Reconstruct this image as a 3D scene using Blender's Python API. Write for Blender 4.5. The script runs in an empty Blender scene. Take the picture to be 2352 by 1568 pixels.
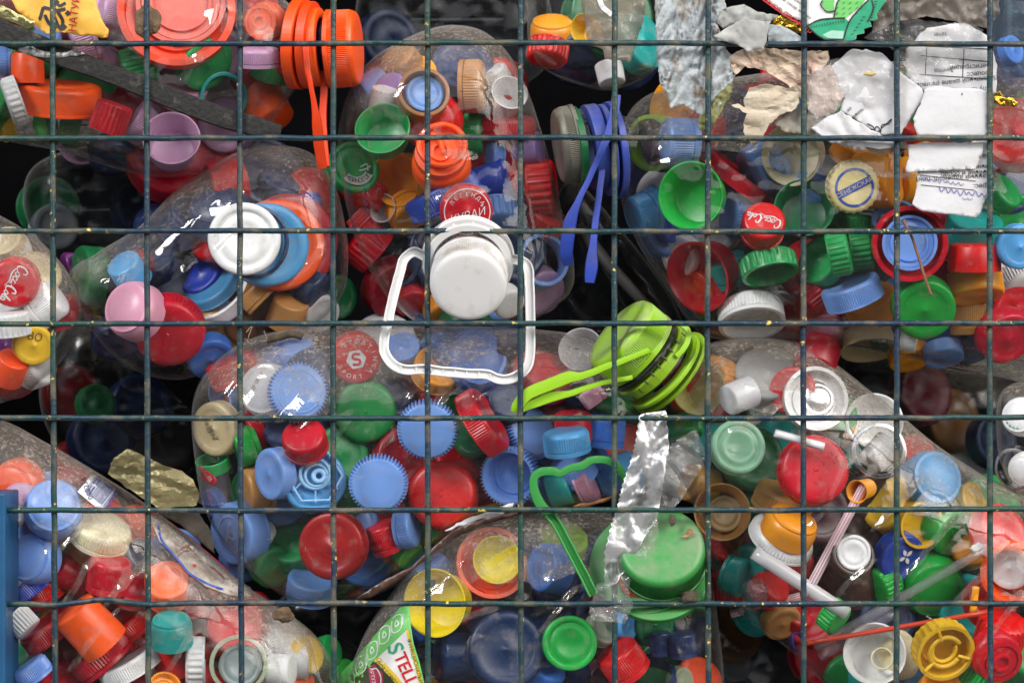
import bpy, bmesh, math, random
import numpy as np
from mathutils import Vector, Matrix, noise
from mathutils.geometry import delaunay_2d_cdt

random.seed(7)
PI = math.pi
sc = bpy.context.scene
C = sc.collection

# ------------------------------------------------------------------ camera, sky, sun, exposure
K = 0.2336e-3            # metres per photo pixel (2352 px wide) at the wire mesh
CAM = 1.30               # camera distance from the mesh
ZC = 1.05                # height of the picture centre above the ground
cam = bpy.data.cameras.new('camera'); camo = bpy.data.objects.new('camera', cam); C.objects.link(camo)
cam.sensor_width = 36; cam.lens = 36 * CAM / (2352 * K)
cam.clip_start = 0.05; cam.clip_end = 200
cam.dof.use_dof = True; cam.dof.focus_distance = CAM + 0.018; cam.dof.aperture_fstop = 8
camo.location = (0, -CAM, ZC); camo.rotation_euler = (PI / 2, 0, 0)
sc.camera = camo

SUN_EL, SUN_AZ = 35, -45         # degrees; azimuth measured from straight behind the camera, minus = from the left
wd = bpy.data.worlds.new('World'); sc.world = wd; wd.use_nodes = True
nt = wd.node_tree; bg = nt.nodes['Background']
sky = nt.nodes.new('ShaderNodeTexSky'); sky.sky_type = 'NISHITA'; sky.sun_disc = False
sky.sun_elevation = math.radians(SUN_EL); sky.sun_rotation = math.radians(180 + SUN_AZ)
sky.air_density = 1.2; sky.dust_density = 4.0
hs = nt.nodes.new('ShaderNodeHueSaturation'); hs.inputs['Saturation'].default_value = 0.42
nt.links.new(sky.outputs[0], hs.inputs['Color']); nt.links.new(hs.outputs[0], bg.inputs[0])
bg.inputs[1].default_value = 0.15
sl = bpy.data.lights.new('sun', 'SUN'); so = bpy.data.objects.new('sun', sl); C.objects.link(so)
sl.energy = 1.5; sl.angle = math.radians(15); sl.color = (1.0, 0.98, 0.955)
e, az = math.radians(SUN_EL), math.radians(SUN_AZ)
so.rotation_euler = Vector((math.sin(az) * math.cos(e), -math.cos(az) * math.cos(e), math.sin(e))).to_track_quat('Z', 'Y').to_euler()
sc.view_settings.view_transform = 'Standard'; sc.view_settings.look = 'None'
sc.view_settings.exposure = 0.68; sc.view_settings.gamma = 1
sc.render.engine = 'CYCLES'
sc.cycles.use_denoising = True
sc.cycles.max_bounces = 8; sc.cycles.diffuse_bounces = 4; sc.cycles.glossy_bounces = 3
sc.cycles.transmission_bounces = 6; sc.cycles.transparent_max_bounces = 24
sc.cycles.caustics_reflective = False; sc.cycles.caustics_refractive = False
sc.cycles.sample_clamp_indirect = 4

# ------------------------------------------------------------------ placing helpers
S = 0.34247              # zoomed-crop pixel -> photo pixel
ORG = {1: (0, 0), 2: (771.9, 0), 3: (1546.5, 0), 4: (0, 510.1), 5: (771.9, 510.1), 6: (1546.5, 510.1),
       7: (0, 1031), 8: (771.9, 1031), 9: (1546.5, 1031)}
def P(c, x, y):
    if c == 0: return (x, y)
    o = ORG[c]; return (o[0] + x * S, o[1] + y * S)
def W(u, v, d):           # photo pixel and depth (mm behind the wires) -> point of the place
    f = (CAM + d * 0.001) / CAM
    return Vector(((u - 1176) * K * f, d * 0.001, ZC + (784 - v) * K * f))
def px(n, d): return n * K * (CAM + d * 0.001) / CAM

# ------------------------------------------------------------------ materials
MATS = {}
def nodes(name):
    m = bpy.data.materials.new(name); m.use_nodes = True
    t = m.node_tree; b = t.nodes.get('Principled BSDF')
    return m, t, b
def N(t, kind, **kw):
    n = t.nodes.new(kind)
    for k, v in kw.items():
        if k in n.inputs: n.inputs[k].default_value = v
        else: setattr(n, k, v)
    return n
def ramp(t, src, a, b, ca=(0, 0, 0, 1), cb=(1, 1, 1, 1)):
    r = t.nodes.new('ShaderNodeValToRGB'); r.color_ramp.elements[0].position = a; r.color_ramp.elements[1].position = b
    r.color_ramp.elements[0].color = ca; r.color_ramp.elements[1].color = cb
    t.links.new(src, r.inputs[0]); return r
def mixc(t, fac, a, b):
    m = t.nodes.new('ShaderNodeMix'); m.data_type = 'RGBA'
    for i, x in ((0, fac), (6, a), (7, b)):
        if hasattr(x, 'links') or isinstance(x, bpy.types.NodeSocket): t.links.new(x, m.inputs[i])
        else: m.inputs[i].default_value = x
    return m.outputs[2]
def math_(t, op, a, b=0.0):
    m = t.nodes.new('ShaderNodeMath'); m.operation = op
    for i, x in enumerate((a, b)):
        if isinstance(x, bpy.types.NodeSocket): t.links.new(x, m.inputs[i])
        else: m.inputs[i].default_value = x
    return m.outputs[0]

COL = dict(red=(.56, .004, .011), dred=(.30, .005, .010), orange=(.86, .085, .008), amber=(.86, .33, .012), yellow=(.84, .52, .02),
  lblue=(.17, .33, .74), blue=(.035, .15, .52), royal=(.02, .055, .42), navy=(.010, .028, .10), cyan=(.09, .36, .72),
  teal=(.015, .36, .34), green=(.015, .30, .075), dgreen=(.008, .13, .045), lime=(.25, .47, .012), white=(.80, .80, .80),
  cream=(.74, .67, .44), beige=(.60, .49, .27), brown=(.34, .14, .03), tan=(.55, .27, .075), lilac=(.50, .29, .46),
  purple=(.32, .20, .52), seethrough_brown=(.34, .15, .035), sand=(.42, .28, .13), salmon=(.66, .13, .10), leafgreen=(.028, .235, .045), slate=(.26, .31, .32), custard=(.78, .66, .30), pink=(.66, .30, .42), grey=(.36, .36, .36), choc=(.045, .018, .013), violet=(.12, .01, .13),
  pgreen=(.55, .72, .55), lemony=(.80, .64, .012), grime=(.11, .108, .085), plum=(.07, .02, .03), bgreen=(.01, .42, .06), black=(.012, .012, .013), dusty=(.40, .37, .32))
def plastic(c, rough=.33, spec=.5, weather=0.):
    key = ('plastic', c, rough, weather)
    if key in MATS: return MATS[key]
    m, t, b = nodes('plastic_' + c); col = COL[c] + (1,)
    tc = N(t, 'ShaderNodeTexCoord'); oi = N(t, 'ShaderNodeObjectInfo')
    n1 = N(t, 'ShaderNodeTexNoise', Scale=3.0, Detail=5.0); t.links.new(tc.outputs['Object'], n1.inputs['Vector'])
    geo = N(t, 'ShaderNodeNewGeometry')
    n2 = N(t, 'ShaderNodeTexNoise', Scale=900.0, Detail=3.0); t.links.new(geo.outputs['Position'], n2.inputs['Vector'])
    hsn = N(t, 'ShaderNodeHueSaturation', Color=col)
    t.links.new(math_(t, 'ADD', math_(t, 'MULTIPLY', oi.outputs['Random'], .008), .495), hsn.inputs['Hue'])
    t.links.new(math_(t, 'ADD', math_(t, 'MULTIPLY', oi.outputs['Random'], .34), .84), hsn.inputs['Value'])
    dirt = ramp(t, n1.outputs[0], .56, .80).outputs[0]
    c1 = mixc(t, math_(t, 'MULTIPLY', dirt, .38), hsn.outputs[0], (.32, .27, .22, 1))
    speck = ramp(t, n2.outputs[0], .68, .75).outputs[0]
    mp = N(t, 'ShaderNodeMapping'); mp.inputs['Scale'].default_value = (1.2, 26, 3); mp.inputs['Rotation'].default_value = (.3, .2, .7); t.links.new(tc.outputs['Object'], mp.inputs[0])
    n4 = N(t, 'ShaderNodeTexNoise', Scale=2.2, Detail=6.0, Roughness=.7); t.links.new(mp.outputs[0], n4.inputs['Vector'])
    scr = ramp(t, n4.outputs[0], .66, .72).outputs[0]
    c2 = mixc(t, math_(t, 'MULTIPLY', speck, .4), c1, (.5, .46, .40, 1))
    c2 = mixc(t, math_(t, 'MULTIPLY', scr, .22), c2, (.75, .73, .70, 1))
    t.links.new(c2, b.inputs['Base Color'])
    t.links.new(math_(t, 'ADD', math_(t, 'MULTIPLY', n1.outputs[0], .25), rough - .10), b.inputs['Roughness'])
    b.inputs['Specular IOR Level'].default_value = spec
    bp = N(t, 'ShaderNodeBump', Strength=.12, Distance=.0003); t.links.new(n2.outputs[0], bp.inputs['Height']); t.links.new(bp.outputs[0], b.inputs['Normal'])
    if weather:
        sep = N(t, 'ShaderNodeSeparateXYZ'); t.links.new(geo.outputs['Normal'], sep.inputs[0])
        n3 = N(t, 'ShaderNodeTexNoise', Scale=55.0, Detail=6.0, Roughness=.65); t.links.new(geo.outputs['Position'], n3.inputs['Vector'])
        up = ramp(t, sep.outputs['Z'], -.1, .8).outputs[0]
        f = math_(t, 'MULTIPLY', math_(t, 'ADD', math_(t, 'MULTIPLY', up, .9), .04), ramp(t, n3.outputs[0], .38, .66).outputs[0])
        t.links.new(mixc(t, math_(t, 'MULTIPLY', f, weather), c2, (.27, .235, .19, 1)), b.inputs['Base Color'])
    MATS[key] = m; return m
def clearish(name, tint, milky, milkcol, dust=.0, rough=.06, bump=.25, bscale=60., dustcol=(.47, .42, .36, 1)):
    """thin clear plastic: mostly see-through, a Fresnel reflection, milkiness, settled dust"""
    key = ('clear', name)
    if key in MATS: return MATS[key]
    m, t, b = nodes(name); t.nodes.remove(b); out = t.nodes['Material Output']
    geo = N(t, 'ShaderNodeNewGeometry'); pos = geo.outputs['Position']
    nb = N(t, 'ShaderNodeTexNoise', Scale=bscale, Detail=4.0, Roughness=.55); t.links.new(pos, nb.inputs['Vector'])
    bp = N(t, 'ShaderNodeBump', Strength=bump, Distance=.004); t.links.new(nb.outputs[0], bp.inputs['Height'])
    fr = N(t, 'ShaderNodeFresnel'); t.links.new(bp.outputs[0], fr.inputs['Normal'])
    ior = math_(t, 'ADD', math_(t, 'MULTIPLY', geo.outputs['Backfacing'], 1 / 1.5 - 1.5), 1.5); t.links.new(ior, fr.inputs['IOR'])
    tr = N(t, 'ShaderNodeBsdfTransparent', Color=tint + (1,))
    gl = N(t, 'ShaderNodeBsdfGlossy', Roughness=rough); t.links.new(bp.outputs[0], gl.inputs['Normal'])
    df = N(t, 'ShaderNodeBsdfDiffuse', Color=milkcol + (1,)); tl = N(t, 'ShaderNodeBsdfTranslucent', Color=milkcol + (1,))
    md = N(t, 'ShaderNodeMixShader', Fac=.3); t.links.new(df.outputs[0], md.inputs[1]); t.links.new(tl.outputs[0], md.inputs[2])
    m0 = N(t, 'ShaderNodeMixShader', Fac=milky); t.links.new(tr.outputs[0], m0.inputs[1]); t.links.new(md.outputs[0], m0.inputs[2])
    m1 = N(t, 'ShaderNodeMixShader'); t.links.new(math_(t, 'MULTIPLY', fr.outputs[0], 1.0), m1.inputs[0])
    t.links.new(m0.outputs[0], m1.inputs[1]); t.links.new(gl.outputs[0], m1.inputs[2])
    if dust > .3:
        lw = N(t, 'ShaderNodeLayerWeight', Blend=.5); added_wall = N(t, 'ShaderNodeBsdfDiffuse', Color=(.40, .40, .39, 1)); me_ = N(t, 'ShaderNodeMixShader')
        t.links.new(math_(t, 'MULTIPLY', math_(t, 'POWER', lw.outputs['Facing'], 6.5), .50), me_.inputs[0]); t.links.new(m1.outputs[0], me_.inputs[1]); t.links.new(added_wall.outputs[0], me_.inputs[2]); m1 = me_
    last = m1
    if dust > 0:
        sep = N(t, 'ShaderNodeSeparateXYZ'); t.links.new(geo.outputs['True Normal'], sep.inputs[0])
        up = ramp(t, sep.outputs['Z'], .06, .66).outputs[0]
        nd = N(t, 'ShaderNodeTexNoise', Scale=22., Detail=6.0, Roughness=.62); t.links.new(pos, nd.inputs['Vector'])
        ns = N(t, 'ShaderNodeTexNoise', Scale=420., Detail=4.0, Roughness=.7); t.links.new(pos, ns.inputs['Vector'])
        patch = ramp(t, nd.outputs[0], .40, .60).outputs[0]
        grains = ramp(t, ns.outputs[0], .50, .64).outputs[0]
        grain2 = math_(t, 'ADD', math_(t, 'MULTIPLY', grains, .45), .55)
        top = math_(t, 'MULTIPLY', math_(t, 'MULTIPLY', up, math_(t, 'ADD', math_(t, 'MULTIPLY', patch, .65), .35)), grain2)
        speck = math_(t, 'MULTIPLY', ramp(t, ns.outputs[0], .66, .72).outputs[0], math_(t, 'MULTIPLY', patch, .30))
        fac = math_(t, 'MINIMUM', math_(t, 'ADD', math_(t, 'MULTIPLY', top, dust), math_(t, 'ADD', speck, .004)), .93)
        dd = N(t, 'ShaderNodeBsdfDiffuse'); dt = N(t, 'ShaderNodeBsdfTranslucent', Color=dustcol)
        dc = mixc(t, grains, (dustcol[0] * .6, dustcol[1] * .6, dustcol[2] * .6, 1), dustcol); t.links.new(dc, dd.inputs[0])
        dm = N(t, 'ShaderNodeMixShader', Fac=.25); t.links.new(dd.outputs[0], dm.inputs[1]); t.links.new(dt.outputs[0], dm.inputs[2])
        m2 = N(t, 'ShaderNodeMixShader'); t.links.new(fac, m2.inputs[0]); t.links.new(m1.outputs[0], m2.inputs[1]); t.links.new(dm.outputs[0], m2.inputs[2]); last = m2
    t.links.new(last.outputs[0], out.inputs['Surface'])
    MATS[key] = m; return m
def mat(c):
    if c.endswith('*'): return plastic(c[:-1], .42, weather=.9)
    if c in COL: return plastic(c)
    if c == 'clear': return clearish('clear_plastic', (.95, .95, .96), .07, (.75, .76, .78), bump=.1)
    if c == 'milk': return clearish('milky_plastic', (.9, .9, .9), .84, (.88, .87, .90), bump=.1)
    if c == 'lemon': return clearish('milky_lemon_plastic', (.9, .88, .6), .60, (.72, .68, .30), bump=.1)
    if c == 'mint': return clearish('milky_mint_plastic', (.7, .95, .78), .60, (.42, .72, .52), bump=.1)
    if c == 'celadon': return clearish('pale_green_plastic', (.85, .93, .82), .55, (.60, .70, .52), bump=.1)
    if c == 'amberclear': return clearish('brown_clear_plastic', (.80, .45, .16), .45, (.50, .22, .05), bump=.1)
    if c == 'chrome':
        if 'chrome' not in MATS:
            m, t, b = nodes('silver_metal'); b.inputs['Base Color'].default_value = (.75, .75, .77, 1); b.inputs['Metallic'].default_value = 1; b.inputs['Roughness'].default_value = .18; MATS['chrome'] = m
        return MATS['chrome']
    return MATS[c]
def simple(name, col, rough=.6, metal=0., nscale=40., var=.25, bump=.2, bscale=None, bdist=.001, col2=None, lo=.35, hi=.65, spec=.5):
    m, t, b = nodes(name); geo = N(t, 'ShaderNodeNewGeometry')
    n = N(t, 'ShaderNodeTexNoise', Scale=nscale, Detail=6.0, Roughness=.6); t.links.new(geo.outputs['Position'], n.inputs['Vector'])
    col2 = col2 or tuple(x * (1 - var) for x in col)
    t.links.new(mixc(t, ramp(t, n.outputs[0], lo, hi).outputs[0], col + (1,), col2 + (1,)), b.inputs['Base Color'])
    b.inputs['Roughness'].default_value = rough; b.inputs['Metallic'].default_value = metal; b.inputs['Specular IOR Level'].default_value = spec
    n2 = n
    if bscale:
        n2 = N(t, 'ShaderNodeTexNoise', Scale=bscale, Detail=5.0); t.links.new(geo.outputs['Position'], n2.inputs['Vector'])
    bp = N(t, 'ShaderNodeBump', Strength=bump, Distance=bdist); t.links.new(n2.outputs[0], bp.inputs['Height']); t.links.new(bp.outputs[0], b.inputs['Normal'])
    MATS[name] = m; return m
SHELL = clearish('bottle_shell', (.955, .965, .97), .008, (.6, .62, .64), dust=1.0, rough=.03, bump=.06, bscale=34.)
SHELL_CLEAN = clearish('cleaner_bottle_shell', (.955, .965, .97), .006, (.6, .62, .64), dust=.55, rough=.03, bump=.06, bscale=34.)
SHELL_SHADED = clearish('shaded_bottle_shell', (.52, .55, .58), .005, (.1, .1, .1), dust=.35, rough=.22, bump=.3, bscale=30.)  # darkened copy of the bottle shell, gap shade put into its tint
FILM = clearish('crinkled_film', (.95, .95, .95), .15, (.8, .8, .8), dust=.10, rough=.06, bump=1.0, bscale=95.)
FILM_DIRTY = clearish('dirty_film', (.8, .76, .7), .42, (.46, .40, .34), dust=.7, rough=.12, bump=1.0, bscale=110.)
PAPER = simple('white_paper', (.60, .60, .62), .8, nscale=55, col2=(.60, .57, .53), lo=.58, hi=.80, bump=.25, bscale=120, bdist=.002)
PAPER_GREY = simple('dirty_blue_grey_film', (.40, .44, .46), .6, nscale=110, col2=(.20, .14, .09), lo=.52, hi=.68, bump=.8, bscale=230, bdist=.0015)
PAPER_SCRAP = simple('grey_scrap', (.42, .43, .41), .6, nscale=60, var=.4, bump=.4, bscale=150)
PAPER_TAN = simple('tan_paper', (.52, .46, .36), .6, nscale=50, col2=(.42, .34, .24), bump=.4, bscale=120)
TISSUE = simple('beige_tissue', (.62, .49, .37), .75, nscale=45, col2=(.60, .36, .30), lo=.5, hi=.75, bump=.5, bscale=140)
FOIL = simple('silver_foil', (.92, .92, .93), .34, metal=.9, nscale=60, var=.08, bump=.25, bscale=140, bdist=.002)
def see_through_patches(m, scale, lo, hi, amount):
    t = m.node_tree; out = t.nodes['Material Output']; b = t.nodes['Principled BSDF']; geo = N(t, 'ShaderNodeNewGeometry')
    n = N(t, 'ShaderNodeTexNoise', Scale=scale, Detail=3.0); t.links.new(geo.outputs['Position'], n.inputs['Vector'])
    tr = N(t, 'ShaderNodeBsdfTransparent'); mx = N(t, 'ShaderNodeMixShader'); t.links.new(math_(t, 'MULTIPLY', ramp(t, n.outputs[0], lo, hi).outputs[0], amount), mx.inputs[0])
    t.links.new(b.outputs[0], mx.inputs[1]); t.links.new(tr.outputs[0], mx.inputs[2]); t.links.new(mx.outputs[0], out.inputs['Surface'])
see_through_patches(FOIL, 75., .44, .60, .8)
GOLDFOIL = simple('gold_foil', (.70, .42, .06), .2, metal=1., nscale=60, var=.3, bump=.9, bscale=240, bdist=.002)
OLIVE = simple('olive_foil_packet', (.36, .31, .15), .36, metal=.45, nscale=40, var=.35, bump=.6, bscale=110, bdist=.003)
RUBBER = simple('scuffed_black_rubber', (.014, .0135, .013), .7, nscale=150, col2=(.10, .09, .078), lo=.58, hi=.76, bump=1., bscale=330, bdist=.0010, spec=.4)
MUD = simple('dry_mud', (.20, .13, .075), .9, nscale=160, var=.5, bump=1., bscale=320, bdist=.002)
TWIG = simple('dry_twig', (.10, .075, .05), .9, nscale=200, var=.5, bump=1.)
STRAWLEAF = simple('dry_leaf', (.40, .24, .11), .8, nscale=150, var=.5, bump=.6)
OLDLABEL = simple('old_muddy_label', (.55, .50, .45), .7, nscale=80, col2=(.25, .21, .17), lo=.36, hi=.58, bump=.5, bscale=260)
BLUEPAINT = simple('blue_painted_steel', (.012, .085, .20), .42, nscale=60, var=.2, bump=.15, bscale=300)
WALLM = simple('added_wall_dark', (.10, .10, .10), .85)
DARK = simple('dark_light_blocker', (.006, .006, .007), .9, nscale=15, var=.4, spec=0.)
GROUND = simple('paving', (.16, .155, .15), .9, nscale=3, var=.2, bump=.3)
INK = simple('black_ink', (.02, .02, .022), .6); WINK = simple('white_ink', (.80, .80, .80), .5); RINK = simple('red_ink', (.62, .02, .03), .5)
BINK = simple('blue_ink', (.04, .09, .42), .5); GINK = simple('dark_green_ink', (.01, .10, .03), .5); LGREEN = simple('light_green_print', (.16, .55, .14), .4, var=.1)
MGREEN = simple('mid_green_print', (.03, .38, .20), .4, var=.2); YPRINT = simple('yellow_print', (.85, .56, .04), .4, var=.1); WPRINT = simple('white_print', (.78, .78, .76), .4, var=.08)
DPRINT = simple('dark_print', (.05, .055, .03), .4); VINK = simple('pen_ink', (.20, .20, .50), .5); ORLABEL = simple('orange_label', (.86, .46, .06), .45, nscale=50, var=.25)
REDLAB = simple('red_label', (.66, .015, .03), .35, var=.1); EMBOSS = simple('pale_blue_emboss', (.36, .50, .80), .4)
def wire_material():
    m, t, b = nodes('painted_wire'); geo = N(t, 'ShaderNodeNewGeometry'); pos = geo.outputs['Position']
    def nz(s, d=4.): 
        n = N(t, 'ShaderNodeTexNoise', Scale=s, Detail=d, Roughness=.6); t.links.new(pos, n.inputs['Vector']); return n.outputs[0]
    a = mixc(t, ramp(t, nz(9), .40, .62).outputs[0], (.007, .025, .055, 1), (.010, .052, .042, 1))
    a = mixc(t, math_(t, 'MULTIPLY', ramp(t, nz(60), .50, .66).outputs[0], .8), a, (.13, .115, .075, 1))
    a = mixc(t, math_(t, 'MULTIPLY', ramp(t, nz(500), .66, .72).outputs[0], .6), a, (.30, .32, .30, 1))
    chip = math_(t, 'MULTIPLY', ramp(t, nz(330, 2.), .655, .68).outputs[0], ramp(t, nz(14), .50, .58).outputs[0])
    a = mixc(t, chip, a, (.72, .50, .10, 1))
    t.links.new(a, b.inputs['Base Color']); b.inputs['Roughness'].default_value = .36
    bp = N(t, 'ShaderNodeBump', Strength=.8, Distance=.0008); t.links.new(nz(420), bp.inputs['Height']); t.links.new(bp.outputs[0], b.inputs['Normal'])
    return m
WIRE = wire_material()

# ------------------------------------------------------------------ object helpers
def mesh_obj(name, verts, faces, m, parent=None, smooth=True, origin=None, thick=None):
    me = bpy.data.meshes.new(name)
    if parent is None or origin is not None:
        o0 = origin if origin is not None else sum((Vector(v) for v in verts), Vector()) / max(1, len(verts))
    else: o0 = Vector()
    verts = [Vector(v) - o0 for v in verts]
    me.from_pydata(verts, [], faces); me.update()
    if smooth: me.polygons.foreach_set('use_smooth', [True] * len(me.polygons))
    if m: me.materials.append(m)
    o = bpy.data.objects.new(name, me); C.objects.link(o)
    if parent is not None:
        o.parent = parent; o.location = o0 - (parent.location if parent.type == 'EMPTY' or True else Vector())
    else: o.location = o0
    if thick:
        s = o.modifiers.new('thickness', 'SOLIDIFY'); s.thickness = thick; s.offset = 0
    return o
def tag(o, label, cat=None, group=None, kind=None):
    o['label'] = label
    if cat: o['category'] = cat
    if group: o['group'] = group
    if kind: o['kind'] = kind
    return o
def empty(name, loc):
    o = bpy.data.objects.new(name, None); C.objects.link(o); o.location = loc; o.empty_display_size = .01; return o

def frame_of(path, i):
    a = path[max(0, i - 1)]; b = path[min(len(path) - 1, i + 1)]
    return (b - a).normalized()
def smooth_path(pts, n=8, closed=False):
    """Catmull-Rom through pts (tuples of any length)"""
    out = []; L = len(pts); R = L if closed else L - 1
    g = lambda i: np.array(pts[i % L] if closed else pts[min(max(i, 0), L - 1)], float)
    for i in range(R):
        p0, p1, p2, p3 = g(i - 1), g(i), g(i + 1), g(i + 2)
        for k in range(n):
            s = k / n
            out.append(.5 * ((2 * p1) + (-p0 + p2) * s + (2 * p0 - 5 * p1 + 4 * p2 - p3) * s * s + (-p0 + 3 * p1 - 3 * p2 + p3) * s ** 3))
    if not closed: out.append(g(L - 1))
    return out
def tube(path, r, seg=10, r2=None, up=Vector((0, -1, 0)), caps=True, radii=None, square=0):
    """sweep: r across (in the picture plane), r2 along 'up' (towards the viewer)"""
    r2 = r2 or r; V = []; F = []
    for i, p in enumerate(path):
        t = frame_of(path, i); x = t.cross(up)
        if x.length < 1e-4: x = t.cross(Vector((1, 0, 0)))
        x.normalize(); y = x.cross(t).normalized(); k = radii[i] if radii else 1
        for j in range(seg):
            a = 2 * PI * (j + .5) / seg; cx, cy = math.cos(a), math.sin(a)
            if square:
                f = (abs(cx) ** square + abs(cy) ** square) ** (-1 / square); cx *= f; cy *= f
            V.append(p + x * (r * k * cx) + y * (r2 * cy))
    n = len(path)
    for i in range(n - 1):
        for j in range(seg):
            F.append((i * seg + j, i * seg + (j + 1) % seg, (i + 1) * seg + (j + 1) % seg, (i + 1) * seg + j))
    if caps: F.append(tuple(range(seg))[::-1]); F.append(tuple((n - 1) * seg + j for j in range(seg)))
    return V, F
def strip(name, pts, w, th, m, parent, n=8, widths=None, square=5, seg=12):
    """a moulded plastic strap: pts (u, v, depth), w and th in photo pixels / mm"""
    sp = smooth_path(pts, n)
    path = [W(p[0] + 1.1 * noise.noise(Vector((p[0] * .03, p[1] * .03, 3))), p[1] + 1.1 * noise.noise(Vector((p[0] * .03, p[1] * .03, 8))), p[2]) for p in sp]
    rad = None
    if widths:
        ws = smooth_path([(x,) for x in widths], n); rad = [float(x[0]) / w for x in ws]
    V, F = tube(path, w * K / 2, seg, th * .0005, radii=rad, square=square)
    o = mesh_obj(name, V, F, m, parent, smooth=True)
    o.data.set_sharp_from_angle(angle=.62)
    return o

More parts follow.
